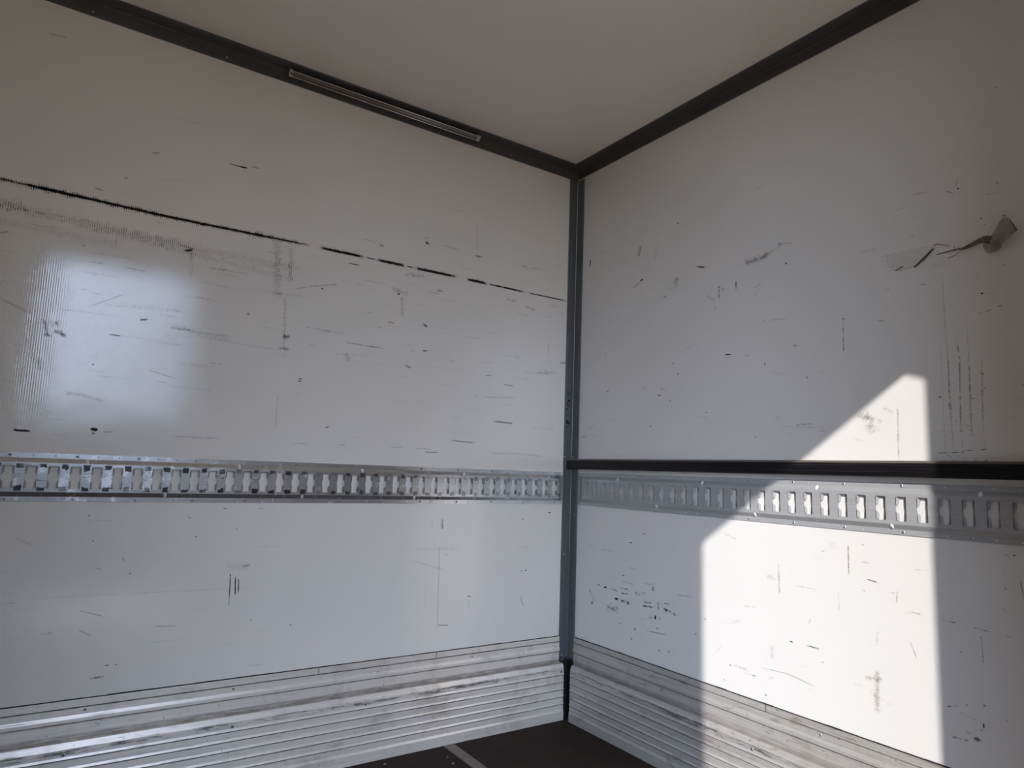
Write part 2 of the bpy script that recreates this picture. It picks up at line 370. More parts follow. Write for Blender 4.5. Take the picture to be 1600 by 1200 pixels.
# marks on the wall skins: ([horizontal, height, ...], width, opacity, kind, tint)
LEFT_MARKS=[
([-2.0785,1.6929,-1.9958,1.6918,-1.9088,1.6905,-1.8172,1.6893,-1.7207,1.6879,-1.6187,1.6865,-1.5111,1.6865,-1.3972,1.6882,-1.2762,1.6899,-1.1476,1.6916],0.0091,0.97,0,0),
([-2.0785,1.6929,-1.9958,1.6918,-1.9088,1.6905,-1.8172,1.6893,-1.7207,1.6879,-1.6187,1.6865,-1.5111,1.6865,-1.3972,1.6882,-1.2762,1.6899,-1.1476,1.6916],0.0258,0.75,0.5,0),
([-1.9401,1.691,-1.8053,1.6891],0.0112,0.97,0,0),
([-1.9401,1.691,-1.8053,1.6891],0.0337,0.75,0.5,0),
([-1.8362,1.6895,-1.7203,1.6879,-1.5966,1.6862,-1.4644,1.6872],0.01,0.97,0,0),
([-1.8362,1.6895,-1.7203,1.6879,-1.5966,1.6862,-1.4644,1.6872],0.0259,0.75,0.5,0),
([-1.4644,1.6872,-1.3122,1.6894,-1.1476,1.6916],0.0066,0.97,0,0),
([-1.4644,1.6872,-1.3122,1.6894,-1.1476,1.6916],0.0197,0.75,0.5,0),
([-1.3393,1.689,-1.3052,1.6895],0.0109,0.97,0,0),
([-1.3393,1.689,-1.3052,1.6895],0.0436,0.75,0.5,0),
([-1.1256,1.6916,-0.9532,1.6916],0.0117,0.97,0,0),
([-1.1256,1.6916,-0.9532,1.6916],0.0304,0.75,0.5,0),
([-0.9532,1.6916,-0.917,1.6916],0.0036,0.97,0,0),
([-0.9532,1.6916,-0.917,1.6916],0.0096,0.75,0.5,0),
([-0.917,1.6916,-0.7996,1.6916],0.011,0.97,0,0),
([-0.917,1.6916,-0.7996,1.6916],0.0269,0.75,0.5,0),
([-0.7996,1.6916,-0.7687,1.6916],0.0037,0.97,0,0),
([-0.7996,1.6916,-0.7687,1.6916],0.01,0.75,0.5,0),
([-0.7713,1.6916,-0.5848,1.6915],0.0128,0.97,0,0),
([-0.7713,1.6916,-0.5848,1.6915],0.0255,0.75,0.5,0),
([-0.5422,1.6912,-0.4458,1.6905],0.0133,0.97,0,0),
([-0.5422,1.6912,-0.4458,1.6905],0.0266,0.75,0.5,0),
([-0.4458,1.6905,-0.2601,1.689],0.0082,0.97,0,0),
([-0.4458,1.6905,-0.2601,1.689],0.0165,0.75,0.5,0),
([-0.2601,1.689,-0.0459,1.6893],0.0057,0.97,0,0),
([-0.2601,1.689,-0.0459,1.6893],0.0114,0.75,0.5,0),
([-1.9882,1.6118,-1.9346,1.6382],0.0521,0.5,0.5,0),
([-2.0307,1.6241,-1.5127,1.609],0.0418,0.28,0.5,0),
([-1.8434,1.6109,-1.1559,1.5983],0.053,0.3,0.5,0),
([-2.0254,1.5757,-1.6819,1.5718],0.0369,0.2,0.5,0),
([-1.6842,1.5966,-1.1746,1.5615],0.0292,0.22,0.5,0),
([-1.4939,1.6853,-1.4791,1.6847],0.0105,0.5,0,0),
([-1.4354,1.9017,-1.3727,1.9026],0.0044,0.7,0,0),
([-1.3944,1.9007,-1.3727,1.9026],0.0066,0.9,0,0),
([-1.3675,1.9118,-1.3353,1.9113],0.0036,0.6,0,0),
([-1.6285,1.7939,-1.5308,1.8129],0.0061,0.25,0.5,0),
([-1.7078,1.7737,-1.7015,1.7774],0.0046,0.7,0,0),
([-1.5932,2.0032,-1.5145,2.0039],0.0087,0.3,0.5,0),
([-1.9312,2.1414,-1.8889,2.1469],0.0099,0.35,1,0),
([-1.6495,1.8712,-1.6224,1.8774],0.0061,0.35,0,0),
([-1.7806,1.7242,-1.7566,1.7229],0.0058,0.35,0,0),
([-1.2621,1.6882,-1.246,1.4834],0.0413,0.45,0.5,0),
([-1.2128,1.6728,-1.2097,1.5505],0.0273,0.5,0.5,0),
([-1.2783,1.5055,-1.1453,1.514],0.013,0.35,0.5,0),
([-1.2209,1.505,-1.2132,1.3262],0.0165,0.45,0.5,0),
([-1.2226,1.3674,-1.1937,1.3694],0.0234,0.7,1,0),
([-1.2279,1.3306,-1.1948,1.3286],0.0191,0.55,1,0),
([-1.218,1.1785,-1.2194,1.0666],0.0081,0.4,0.5,0),
([-1.6303,1.3593,-1.6074,1.3648],0.0114,0.75,1,0),
([-1.7063,1.3063,-1.6694,1.305],0.0048,0.55,0,0),
([-1.8588,1.3273,-1.8451,1.2792],0.0133,0.5,1,1),
([-1.844,1.326,-1.8355,1.3003],0.0075,0.3,1,1),
([-1.8324,1.3278,-1.8113,1.2803],0.017,0.5,1,1),
([-1.8571,1.2828,-1.8366,1.2822],0.0124,0.4,1,1),
([-1.8353,1.2985,-1.8013,1.2854],0.0194,0.45,1,1),
([-1.8625,1.2235,-1.8525,1.1824],0.0173,0.25,1,1),
([-1.8297,1.3591,-1.6877,1.3617],0.0055,0.32,0.5,0),
([-1.5519,1.3559,-1.3704,1.3362],0.028,0.3,0.5,0),
([-1.4883,1.3337,-1.219,1.3212],0.0123,0.25,0.5,0),
([-1.7676,1.373,-1.6686,1.4335],0.0036,0.2,0,1),
([-1.5986,1.2166,-1.5148,1.1952],0.0028,0.4,0,0),
([-1.7944,1.1282,-1.7493,1.1271,-1.6938,1.1121],0.016,0.22,1,1),
([-1.899,1.0209,-1.8555,1.0185],0.0076,0.9,0,0),
([-1.7233,1.034,-1.703,1.0317],0.0116,0.95,0,0),
([-1.719,1.0217,-1.7083,1.0224],0.0054,0.6,0,0),
([-1.6917,1.027,-1.6684,1.0284],0.0072,0.55,1,0),
([-1.5133,1.0248,-1.3799,1.0267],0.0096,0.6,0.5,0),
([-1.538,1.5913,-1.5079,1.5958],0.005,0.55,0,0),
([-1.5136,1.5986,-1.5056,1.509],0.0235,0.32,0.5,0),
([-1.7138,1.5977,-1.7085,1.5429],0.0065,0.25,0.5,0),
([-1.7944,1.549,-1.7853,1.551],0.0093,0.4,1,0),
([-1.9807,1.5418,-1.9595,1.5521],0.0052,0.35,0,0),
([-1.3354,1.4261,-1.3276,1.4253],0.0063,0.7,0,0),
([-1.5352,1.1719,-1.4126,1.1722],0.0117,0.2,0.5,0),
([-1.7366,1.2155,-1.7303,1.2144],0.0054,0.6,0,0),
([-1.6945,1.3984,-1.4945,1.4044],0.0194,0.18,0.5,0),
([-1.1584,1.2349,-1.1437,1.2365],0.0053,0.6,0,0),
([-1.6889,1.5084,-1.6223,1.5062],0.0039,0.35,0,0),
([-1.4258,1.5657,-1.4112,1.5499],0.0247,0.28,0.5,0),
([-1.4216,1.8993,-1.3865,1.9008],0.0022,0.3,0,0),
([-1.6232,1.6623,-1.585,1.6615],0.0081,0.35,0.5,0),
([-1.9621,1.3687,-1.8914,1.3364],0.0068,0.2,0,1),
([-1.8092,1.0145,-1.7768,1.0129],0.0052,0.3,1,1),
([-1.825,1.0552,-1.7869,1.0545],0.0052,0.3,1,1),
([-1.0169,1.658,-0.9724,1.6578],0.0047,0.85,0,0),
([-1.1956,1.5313,-1.1309,1.5542,-1.0389,1.5781],0.0087,0.35,1,1),
([-1.1066,1.552,-1.0954,1.5496],0.0057,0.85,0,0),
([-0.7929,1.6652,-0.7174,1.6677],0.0174,0.55,0.5,0),
([-0.8496,1.5992,-0.7831,1.5873],0.0274,0.5,0.5,0),
([-0.826,1.5821,-0.8158,1.5815],0.0088,0.95,0,0),
([-0.8079,1.5757,-0.803,1.4955],0.0279,0.55,0.5,0),
([-0.6666,1.623,-0.6423,1.6249],0.0125,0.75,1,1),
([-0.706,1.6084,-0.658,1.6146],0.0099,0.3,1,1),
([-0.7175,1.4873,-0.6986,1.478],0.0091,0.75,0,0),
([-0.8589,1.4727,-0.8317,1.4722],0.0059,0.5,0,0),
([-1.0181,1.3785,-0.8526,1.3734],0.0041,0.4,0,0),
([-0.9252,1.3776,-0.8703,1.3827],0.0137,0.3,0.5,0),
([-0.598,1.3627,-0.5816,1.3647],0.011,0.55,1,0),
([-0.7502,1.5545,-0.7188,1.5549],0.0049,0.4,0.5,0),
([-0.5125,1.7902,-0.4744,1.7931],0.0146,0.85,1,1),
([-0.5048,1.9333,-0.499,1.814],0.0119,0.22,1,1),
([-0.7276,1.7993,-0.7085,1.7936],0.0095,0.75,0,0),
([-0.9084,1.7468,-0.8888,1.7487],0.0072,0.5,0,1),
([-0.7363,1.8122,-0.7074,1.8213],0.0146,0.25,1,0),
([-0.9695,1.7568,-0.9137,1.7528],0.0037,0.25,0,0),
([-0.6576,1.8049,-0.5733,1.7979],0.004,0.3,0,0),
([-1.16,1.2284,-1.1452,1.2278],0.0055,0.65,0,0),
([-1.057,1.0793,-1.0444,1.0865],0.0054,0.75,0,0),
([-0.8235,1.0268,-0.7697,1.0306],0.0045,0.65,1,0),
([-0.7217,1.0273,-0.6521,1.0283],0.0083,0.7,0.5,0),
([-0.6879,1.0173,-0.6252,1.0178],0.0042,0.65,0,0),
([-0.4,1.1495,-0.3494,1.1481,-0.2947,1.1468],0.0089,0.5,0,1),
([-0.5904,1.0668,-0.53,1.063,-0.4682,1.0614],0.0072,0.4,0,1),
([-0.4205,1.0246,-0.2713,1.0288,-0.1381,1.0217],0.0101,0.28,1,1),
([-0.7799,1.3242,-0.7542,1.3178],0.0097,0.45,0,1),
([-0.4404,1.3237,-0.4111,1.3269],0.005,0.5,0,0),
([-0.4857,1.2443,-0.474,1.2405],0.0104,0.4,1,0),
([-0.8191,1.1905,-0.6826,1.1977],0.007,0.22,0.5,0),
([-0.2723,1.3577,-0.1038,1.3658],0.0133,0.28,0.5,0),
([-0.3591,1.2994,-0.3008,1.295],0.0065,0.35,0,1),
([-0.29,1.7966,-0.2578,1.795],0.0058,0.5,0,0),
([-0.2578,1.795,-0.1726,1.8011],0.004,0.3,0,0),
([-0.3558,1.645,-0.3059,1.6431],0.0166,0.35,1,1),
([-0.2641,1.6288,-0.2123,1.6239],0.0171,0.35,1,1),
([-0.1507,1.6561,-0.0966,1.6541],0.0116,0.4,0.5,0),
([-0.0785,1.4175,-0.0307,1.4232],0.0055,0.6,0,0),
([-0.1384,1.4968,-0.1361,1.4295],0.0067,0.15,0,0),
([-0.7655,1.3801,-0.7451,1.3804],0.0143,0.35,0.5,0),
([-1.0041,1.3402,-0.9908,1.3128],0.0278,0.25,1,0),
([-1.0486,1.3323,-0.9111,1.3429],0.0089,0.2,0.5,0),
([-0.7143,1.3868,-0.6934,1.3871],0.0072,0.5,0,0),
([-0.4538,1.2398,-0.2866,1.2499],0.0051,0.25,0,0),
([-1.0047,1.0265,-0.9824,1.0276],0.0043,0.3,0,0),
([-1.1652,1.0244,-1.113,1.023],0.0062,0.3,1,0),
([-1.3173,0.6233,-1.3158,0.5721,-1.3139,0.5155],0.0043,0.95,1,0),
([-1.3179,0.6196,-1.3142,0.5456],0.003,0.95,0,0),
([-1.3027,0.614,-1.2984,0.5511],0.0041,0.95,0,0),
([-1.2926,0.6049,-1.2896,0.5591],0.0038,0.9,0,0),
([-1.3328,0.643,-1.2594,0.6359],0.0383,0.22,0.5,0),
([-1.854,0.5809,-1.7536,0.5797,-1.5716,0.5777,-1.2006,0.5755],0.0028,0.26,1,1),
([-1.7063,0.5436,-1.6348,0.5191],0.0033,0.4,0,0),
([-1.6998,0.4927,-1.6636,0.4715],0.0031,0.4,0,0),
([-1.5193,0.4838,-1.4489,0.4774],0.0045,0.3,0,0),
([-1.6238,0.3887,-1.6147,0.3893],0.0035,0.95,0,0),
([-1.6008,0.3885,-1.5946,0.3886],0.0028,0.8,0,0),
([-1.6571,0.3593,-1.6233,0.36],0.0105,0.75,1,1),
([-1.8583,0.7388,-1.8229,0.718],0.0123,0.22,1,0),
([-1.5888,0.6342,-1.584,0.634],0.0046,0.6,0,0),
([-1.4257,0.7328,-1.4204,0.7326],0.0049,0.6,0,0),
([-1.3131,0.7515,-1.3075,0.7514],0.005,0.6,0,0),
([-1.2494,0.4781,-1.2437,0.4776],0.005,0.6,0,0),
([-1.1266,0.4518,-1.1206,0.4513],0.0051,0.6,0,0),
([-1.6877,0.7263,-1.6831,0.7262],0.0045,0.6,0,0),
([-1.7036,0.7961,-1.6991,0.796],0.0046,0.6,0,0),
([-1.4528,0.793,-1.4398,0.7835],0.0044,0.35,0,0),
([-1.3528,0.8155,-1.349,0.8145],0.0028,0.6,0,0),
([-1.3565,0.8155,-1.3416,0.8136],0.0029,0.4,0,0),
([-1.2489,0.8155,-1.2351,0.8146],0.003,0.4,0,0),
([-1.6098,0.6801,-1.6021,0.6657],0.0046,0.3,0,0),
([-1.6722,0.6531,-1.6564,0.6471],0.0033,0.3,0,0),
([-1.2861,0.639,-1.26,0.6436],0.006,0.3,0,0),
([-0.5989,0.7789,-0.5967,0.7398],0.0185,0.55,1,0),
([-0.6053,0.7033,-0.6009,0.5289,-0.5984,0.3575],0.0039,0.24,0,1),
([-0.7159,0.6727,-0.5152,0.6663],0.008,0.35,0.5,0),
([-0.6405,0.7746,-0.6386,0.7405],0.0026,0.25,0,0),
([-0.6017,0.4031,-0.5493,0.3972],0.0045,0.55,0,0),
([-0.482,0.4961,-0.4626,0.4925],0.005,0.5,0,0),
([-0.4702,0.4792,-0.4714,0.4472],0.0139,0.2,1,0),
([-0.2436,0.5743,-0.2345,0.5739],0.0049,0.75,0,0),
([-0.2223,0.5757,-0.2131,0.5753],0.0054,0.8,0,0),
([-0.2399,0.4819,-0.2328,0.4572,-0.2229,0.4372],0.0059,0.35,0,0),
([-0.1172,0.798,-0.101,0.7979],0.0067,0.75,0,0),
([-0.2486,0.7736,-0.2332,0.7735],0.005,0.45,0,0),
([-0.6518,0.5655,-0.6512,0.4658],0.0077,0.15,1,0),
([-0.7211,0.6353,-0.5649,0.5902],0.0044,0.15,0,0),
([-0.5869,0.6549,-0.5678,0.6451],0.0069,0.25,1,0)]
RIGHT_MARKS=[
([-0.0962,1.8605,-0.093,1.8277],0.0078,0.95,0,0),
([-0.3925,1.8406,-0.381,1.7974],0.0203,0.7,1,0),
([-0.4706,1.8123,-0.4711,1.7598],0.034,0.15,1,1),
([-0.3911,1.6994,-0.4064,1.7049],0.0098,0.95,0,0),
([-0.3495,1.6778,-0.3928,1.6978],0.0044,0.6,0,0),
([-0.6593,1.6949,-0.7102,1.6792],0.0036,0.85,0,0),
([-0.6736,1.6857,-0.7019,1.6801],0.0037,0.7,0,0),
([-0.5793,1.6735,-0.5672,1.6452],0.0386,0.45,1,0),
([-0.8676,1.6557,-0.9586,1.6596],0.0345,0.5,1,0),
([-0.9447,1.66,-1.0067,1.6831],0.0192,0.22,1,0),
([-0.7643,1.6029,-0.7667,1.5538],0.0148,0.75,1,0),
([-0.8345,1.603,-0.8332,1.5731],0.0117,0.7,1,0),
([-0.7776,1.5957,-0.7879,1.5759],0.012,0.4,1,0),
([-0.7127,1.5779,-0.7507,1.5525],0.0172,0.25,1,0),
([-0.5112,1.6136,-0.527,1.6104],0.0097,0.5,1,0),
([-0.9911,1.6884,-1.046,1.6746],0.0122,0.3,1,0),
([-0.789,1.3635,-0.8145,1.3603],0.0055,0.9,0,0),
([-0.8641,1.3499,-0.881,1.3499],0.0085,0.35,1,0),
([-0.9393,1.3224,-0.9392,1.3104],0.0065,0.6,0,0),
([-1.0372,1.3604,-1.0541,1.3571],0.0134,0.5,1,0),
([-0.4859,1.2513,-0.5079,1.2487],0.0047,0.8,0,0),
([-0.5808,1.3185,-0.5897,1.3222],0.008,0.55,0,0),
([-1.0165,1.6195,-1.023,1.6138],0.0037,0.7,0,0),
([-0.5753,1.8767,-0.5876,1.873],0.0073,0.5,0,0),
([-0.7061,1.1777,-0.7169,1.175],0.0043,0.5,0,0),
([-1.0343,1.1221,-1.0956,1.1225],0.0093,0.6,1,0),
([-0.983,1.1202,-1.1535,1.1086],0.0046,0.35,1,0),
([-0.9703,1.1517,-0.9964,1.1389],0.0059,0.35,1,0),
([-0.0624,1.1103,-0.0909,1.1109],0.0133,0.45,1,0),
([-0.4486,1.1398,-0.4615,1.1393],0.0059,0.5,0,0),
([-0.2112,1.2889,-0.2226,1.2854],0.0065,0.5,0,0),
([-0.1959,1.4409,-0.2074,1.4394],0.0047,0.5,0,0),
([-0.5451,1.2276,-0.5512,1.2249],0.0048,0.6,0,0),
([-0.5534,1.3607,-0.5686,1.3589],0.0046,0.4,0,0),
([-0.9298,1.4538,-1.0196,1.4446],0.0102,0.22,1,0),
([-1.0788,1.2626,-1.0827,1.2547],0.0039,0.6,0,0),
([-0.8967,1.0895,-0.906,1.0893],0.004,0.4,0,0),
([-0.748,1.5398,-0.7505,1.5172],0.0107,0.25,1,0),
([-0.1875,1.1724,-0.2806,1.1708],0.0051,0.22,1,0),
([-0.131,1.1074,-0.1929,1.1136],0.008,0.25,1,0),
([-1.4719,1.6947,-1.4834,1.6883,-1.4931,1.6767],0.003,0.8,1,0),
([-1.4968,1.6938,-1.5025,1.6911],0.0045,0.8,0,0),
([-1.4979,1.7169,-1.4958,1.7026],0.0094,0.45,1,0),
([-1.3921,1.712,-1.4345,1.7082],0.0072,0.3,1,0),
([-1.35,1.6831,-1.3715,1.6834],0.0075,0.3,1,0),
([-1.535,1.6285,-1.5405,1.6276],0.0066,0.55,1,0),
([-1.5434,1.6024,-1.5474,1.6004],0.004,0.75,0,0),
([-1.5507,1.5849,-1.5548,1.5837],0.0047,0.6,0,0),
([-1.5321,1.5969,-1.5418,1.5972],0.0067,0.35,1,0),
([-1.3812,1.6016,-1.3924,1.6003],0.0053,0.55,1,0),
([-0.9911,1.6873,-1.0023,1.6864],0.0108,0.4,1,0),
([-1.5357,1.4167,-1.5425,1.4173],0.004,0.95,0,0),
([-1.5503,1.4126,-1.5598,1.4154],0.0056,0.35,1,0),
([-1.5279,1.37,-1.559,1.3737],0.0047,0.5,1,0),
([-1.5685,1.3804,-1.5802,1.3797],0.004,0.7,0,0),
([-1.1942,1.4146,-1.1932,1.3163],0.0094,0.5,1,0),
([-1.1886,1.4138,-1.2017,1.4134],0.0075,0.75,1,0),
([-1.292,1.3926,-1.3105,1.3877],0.0034,0.5,0,0),
([-1.0144,1.622,-1.0208,1.6144],0.0047,0.5,0,0),
([-1.3996,1.4685,-1.412,1.4675],0.0051,0.3,1,0),
([-1.3119,1.4732,-1.3253,1.4704],0.0044,0.4,1,0),
([-1.2495,1.5939,-1.2989,1.5884],0.0186,0.15,1,0),
([-1.312,1.5698,-1.3941,1.5653,-1.4375,1.564],0.0025,0.4,1,1),
([-1.312,1.5689,-1.3128,1.5455],0.0027,0.3,1,1),
([-1.3238,1.5217,-1.3827,1.5183,-1.4084,1.5309],0.0025,0.3,1,1),
([-1.4122,1.5113,-1.4679,1.5079],0.0204,0.12,1,1),
([-1.4844,1.5499,-1.4853,1.5381],0.0022,0.6,0,0),
([-1.493,1.5476,-1.4941,1.5407],0.0021,0.4,0,0),
([-1.5825,1.6806,-1.5863,1.6761],0.0026,0.7,0,0),
([-1.5906,1.9171,-1.5959,1.9146],0.0049,0.5,0,0),
([-1.5812,1.4743,-1.5904,1.4767],0.0064,0.35,1,0),
([-1.5745,1.4977,-1.5837,1.4985],0.0048,0.3,1,0),
([-1.5316,1.4734,-1.5331,1.4477],0.0068,0.2,1,0),
([-1.3995,1.4668,-1.4287,1.4655],0.0051,0.2,1,0),
([-1.4537,1.4865,-1.4554,1.3585,-1.4583,1.2426,-1.4593,1.1222,-1.4612,1.0194],0.0058,0.3,1,0),
([-1.4435,1.3239,-1.4421,1.123,-1.4418,1.0193],0.0044,0.22,1,0),
([-1.4775,1.3373,-1.4842,1.265,-1.4789,1.1313,-1.4812,1.0195],0.0056,0.26,1,0),
([-1.4786,1.2989,-1.4827,1.2636],0.0112,0.3,1,0),
([-1.5036,1.3505,-1.5041,1.2727,-1.5033,1.1545,-1.5017,1.089,-1.5071,1.0211],0.0055,0.3,1,0),
([-1.5282,1.2076,-1.5257,1.1289,-1.5269,1.0718,-1.5309,1.0197],0.004,0.25,1,0),
([-1.4581,1.2697,-1.4554,1.1122],0.0072,0.25,1,0),
([-1.503,1.2643,-1.4999,1.1104],0.0069,0.25,1,0),
([-1.4828,1.2667,-1.4799,1.1112],0.007,0.25,1,0),
([-1.5308,1.2609,-1.5274,1.1092],0.0067,0.25,1,0),
([-1.4179,1.038,-1.4856,1.04],0.004,0.75,1,0),
([-1.4851,1.0438,-1.5042,1.0451],0.0039,0.8,1,0),
([-1.519,1.0458,-1.5323,1.0464],0.0048,0.8,1,0),
([-1.4885,1.1032,-1.5055,1.101],0.0038,0.6,1,0),
([-1.4327,1.1759,-1.44,1.1754],0.0032,0.98,0,0),
([-1.5039,1.1675,-1.5141,1.1675],0.0038,0.7,1,0),
([-1.5238,1.2287,-1.5342,1.2222],0.0029,0.5,0,0),
([-1.5287,1.1908,-1.536,1.1902],0.0053,0.6,1,0),
([-1.4675,1.1164,-1.4731,1.1146],0.0031,0.5,0,0),
([-1.6083,1.1928,-1.6131,1.1917],0.0043,0.5,0,0),
([-1.598,1.1615,-1.6015,1.1569],0.004,0.35,1,0),
([-1.4742,1.0914,-1.4798,1.0912],0.0046,0.65,1,0),
([-1.4983,1.0912,-1.5037,1.0911],0.0046,0.65,1,0),
([-1.4564,1.0904,-1.4621,1.0902],0.0047,0.65,1,0),
([-1.5252,1.0904,-1.5304,1.0902],0.0045,0.65,1,0),
([-1.4395,1.0643,-1.4452,1.0642],0.0047,0.65,1,0),
([-1.4361,1.0203,-1.4447,1.0201],0.004,0.9,1,0),
([-1.4561,1.0204,-1.4646,1.0202],0.004,0.9,1,0),
([-1.5017,1.0206,-1.5098,1.0204],0.0039,0.9,1,0),
([-1.5257,1.0208,-1.5336,1.0205],0.0039,0.9,1,0),
([-1.4468,1.0348,-1.4549,1.0255],0.0076,0.4,1,0),
([-1.4749,1.0332,-1.4843,1.0256],0.006,0.35,1,0),
([-1.5539,0.8118,-1.5648,0.806],0.0044,0.5,1,0),
([-1.5699,0.8094,-1.5761,0.8116],0.0035,0.8,0,0),
([-1.5497,0.7775,-1.5503,0.7649],0.0032,0.45,1,0),
([-1.5807,0.7692,-1.5836,0.7462,-1.5868,0.716],0.0051,0.7,1,0),
([-1.5501,0.7355,-1.555,0.7349],0.0029,0.5,0,0),
([-1.4164,0.6419,-1.4469,0.6405],0.0046,0.45,1,0),
([-1.4838,0.6377,-1.52,0.6352],0.0039,0.7,1,0),
([-1.5474,0.6326,-1.5633,0.6332],0.0043,0.35,1,0),
([-1.4999,0.6184,-1.5001,0.596,-1.5004,0.5569],0.0041,0.6,1,0),
([-1.4974,0.6207,-1.4985,0.6167],0.0044,0.5,0,0),
([-1.4184,0.4461,-1.4426,0.4531],0.0058,0.85,1,0),
([-1.4598,0.4609,-1.4652,0.4624],0.0043,0.5,0,0),
([-1.4955,0.4711,-1.5006,0.4712],0.0045,0.65,0,0),
([-1.4945,0.4324,-1.4944,0.4201],0.0039,0.85,0,0),
([-1.4866,0.4176,-1.4916,0.4151],0.0048,0.6,1,0),
([-1.4275,0.3821,-1.4629,0.3843],0.0061,0.75,1,0),
([-1.4558,0.4024,-1.4676,0.3992],0.0096,0.5,1,0),
([-1.4725,0.3925,-1.4894,0.3952],0.0146,0.7,1,0),
([-1.5396,0.4516,-1.5421,0.4523],0.0041,0.5,0,0),
([-1.4529,0.5768,-1.4583,0.5766],0.0031,0.5,0,0),
([-0.1298,0.5088,-0.1378,0.4979],0.0077,0.6,0,0),
([-0.138,0.4931,-0.1576,0.4769,-0.1467,0.4581],0.0089,0.85,1,0),
([-0.1428,0.4623,-0.1505,0.4588],0.0102,0.95,0,0),
([-0.2121,0.5302,-0.2321,0.5333],0.0071,0.97,0,0),
([-0.1748,0.534,-0.1935,0.5357],0.0059,0.5,0,0),
([-0.274,0.4989,-0.295,0.5001],0.0088,0.97,0,0),
([-0.2519,0.5328,-0.2909,0.5273],0.011,0.75,1,0),
([-0.308,0.5427,-0.3522,0.544],0.0097,0.8,1,0),
([-0.3118,0.5249,-0.3559,0.5263],0.0097,0.85,1,0),
([-0.3089,0.4979,-0.3565,0.4947],0.0181,0.8,1,0),
([-0.3143,0.568,-0.3752,0.5657],0.0124,0.35,1,0),
([-0.3822,0.5397,-0.4084,0.5327],0.0221,0.4,1,0),
([-0.4179,0.5409,-0.437,0.5451],0.0087,0.7,1,0),
([-0.4711,0.5781,-0.4729,0.5564],0.0126,0.65,1,0),
([-0.427,0.5758,-0.4834,0.5821],0.0067,0.4,1,0),
([-0.4217,0.4994,-0.4719,0.5017],0.0116,0.85,1,0),
([-0.4279,0.5137,-0.4656,0.5147],0.0117,0.75,1,0),
([-0.4962,0.5255,-0.4995,0.498],0.0093,0.75,1,0),
([-0.5233,0.5258,-0.5528,0.5254],0.0069,0.75,1,0),
([-0.5234,0.5109,-0.5383,0.4986],0.0146,0.8,1,0),
([-0.5264,0.5071,-0.579,0.4977],0.0124,0.65,1,0),
([-0.4857,0.4782,-0.4834,0.4626],0.0079,0.97,0,0),
([-0.4568,0.4706,-0.4662,0.4636],0.0152,0.6,1,0),
([-0.5027,0.4749,-0.5088,0.4675],0.0092,0.5,1,0),
([-0.5844,0.5627,-0.6514,0.5677],0.0043,0.7,1,0),
([-0.1972,0.6703,-0.263,0.6693],0.0055,0.4,1,0),
([-0.3525,0.7119,-0.366,0.7133],0.006,0.85,0,0),
([-0.3139,0.5888,-0.3276,0.5908],0.0055,0.8,0,0),
([-0.4419,0.4175,-0.4973,0.4203,-0.5448,0.4238],0.005,0.4,0,0),
([-0.2323,0.4518,-0.3026,0.4692],0.0319,0.3,1,0),
([-0.2393,0.4602,-0.2568,0.4796],0.0153,0.4,1,0),
([-0.5501,0.4923,-0.596,0.4968],0.0043,0.4,1,0),
([-0.3028,0.4141,-0.3117,0.4159],0.0055,0.75,0,0),
([-0.3801,0.4093,-0.3886,0.411],0.0053,0.75,0,0),
([-0.3643,0.3725,-0.3728,0.3744],0.0053,0.75,0,0),
([-0.6615,0.4523,-0.6684,0.4538],0.0048,0.75,0,0),
([-0.4901,0.4338,-0.498,0.4354],0.0051,0.75,0,0),
([-0.4999,0.3633,-0.5077,0.3651],0.0051,0.75,0,0),
([-0.5443,0.3692,-0.5518,0.3709],0.005,0.75,0,0),
([-0.4236,0.751,-0.432,0.7518],0.0054,0.75,0,0),
([-1.2458,1.1555,-1.2678,1.0893],0.0413,0.3,1,1),
([-1.2189,1.143,-1.2958,1.1188],0.0239,0.2,1,1),
([-1.2939,1.1595,-1.323,1.1427],0.0149,0.2,1,0),
([-1.3334,1.1588,-1.3316,1.0252],0.0072,0.4,1,0),
([-1.1904,0.7942,-1.1898,0.7135],0.0065,0.65,1,1),
([-1.2349,0.7109,-1.2682,0.706],0.0034,0.7,0,0),
([-1.226,0.754,-1.2447,0.7514],0.0038,0.5,1,0),
([-1.2237,0.6814,-1.2338,0.6781],0.0036,0.4,0,0),
([-1.1121,0.7659,-1.1256,0.7726],0.0084,0.35,1,0),
([-1.316,0.6928,-1.3117,0.6623],0.0053,0.45,1,1),
([-1.2935,0.686,-1.3094,0.6855],0.0082,0.25,1,0),
([-0.9758,0.7173,-0.9785,0.6264],0.0108,0.35,1,1),
([-0.9361,0.675,-0.9664,0.6701],0.02,0.2,1,0),
([-1.0249,0.6626,-1.1076,0.6614],0.0046,0.3,1,0),
([-1.0075,0.505,-1.0196,0.5033],0.0049,0.8,0,0),
([-1.0576,0.5046,-1.1018,0.5034],0.0074,0.8,1,0),
([-1.1047,0.4704,-1.1122,0.4705],0.0054,0.4,1,0),
([-1.341,0.5755,-1.3493,0.5577,-1.3561,0.5382],0.0034,0.6,1,0),
([-1.2576,0.4898,-1.2538,0.3785],0.0238,0.32,1,1),
([-1.2427,0.4359,-1.2608,0.4408],0.0047,0.8,1,0),
([-1.2235,0.4608,-1.273,0.4673],0.0165,0.3,1,1),
([-1.2641,0.5857,-1.2561,0.5445],0.0114,0.2,1,0),
([-0.908,0.4086,-0.9996,0.4136,-1.0917,0.4],0.0029,0.3,0,0),
([-1.1597,0.6646,-1.1601,0.6144],0.0093,0.2,1,0),
([-1.3599,0.7514,-1.3972,0.7541],0.0023,0.6,1,0),
([-0.8831,0.3778,-0.8943,0.3797],0.0066,0.5,1,0),
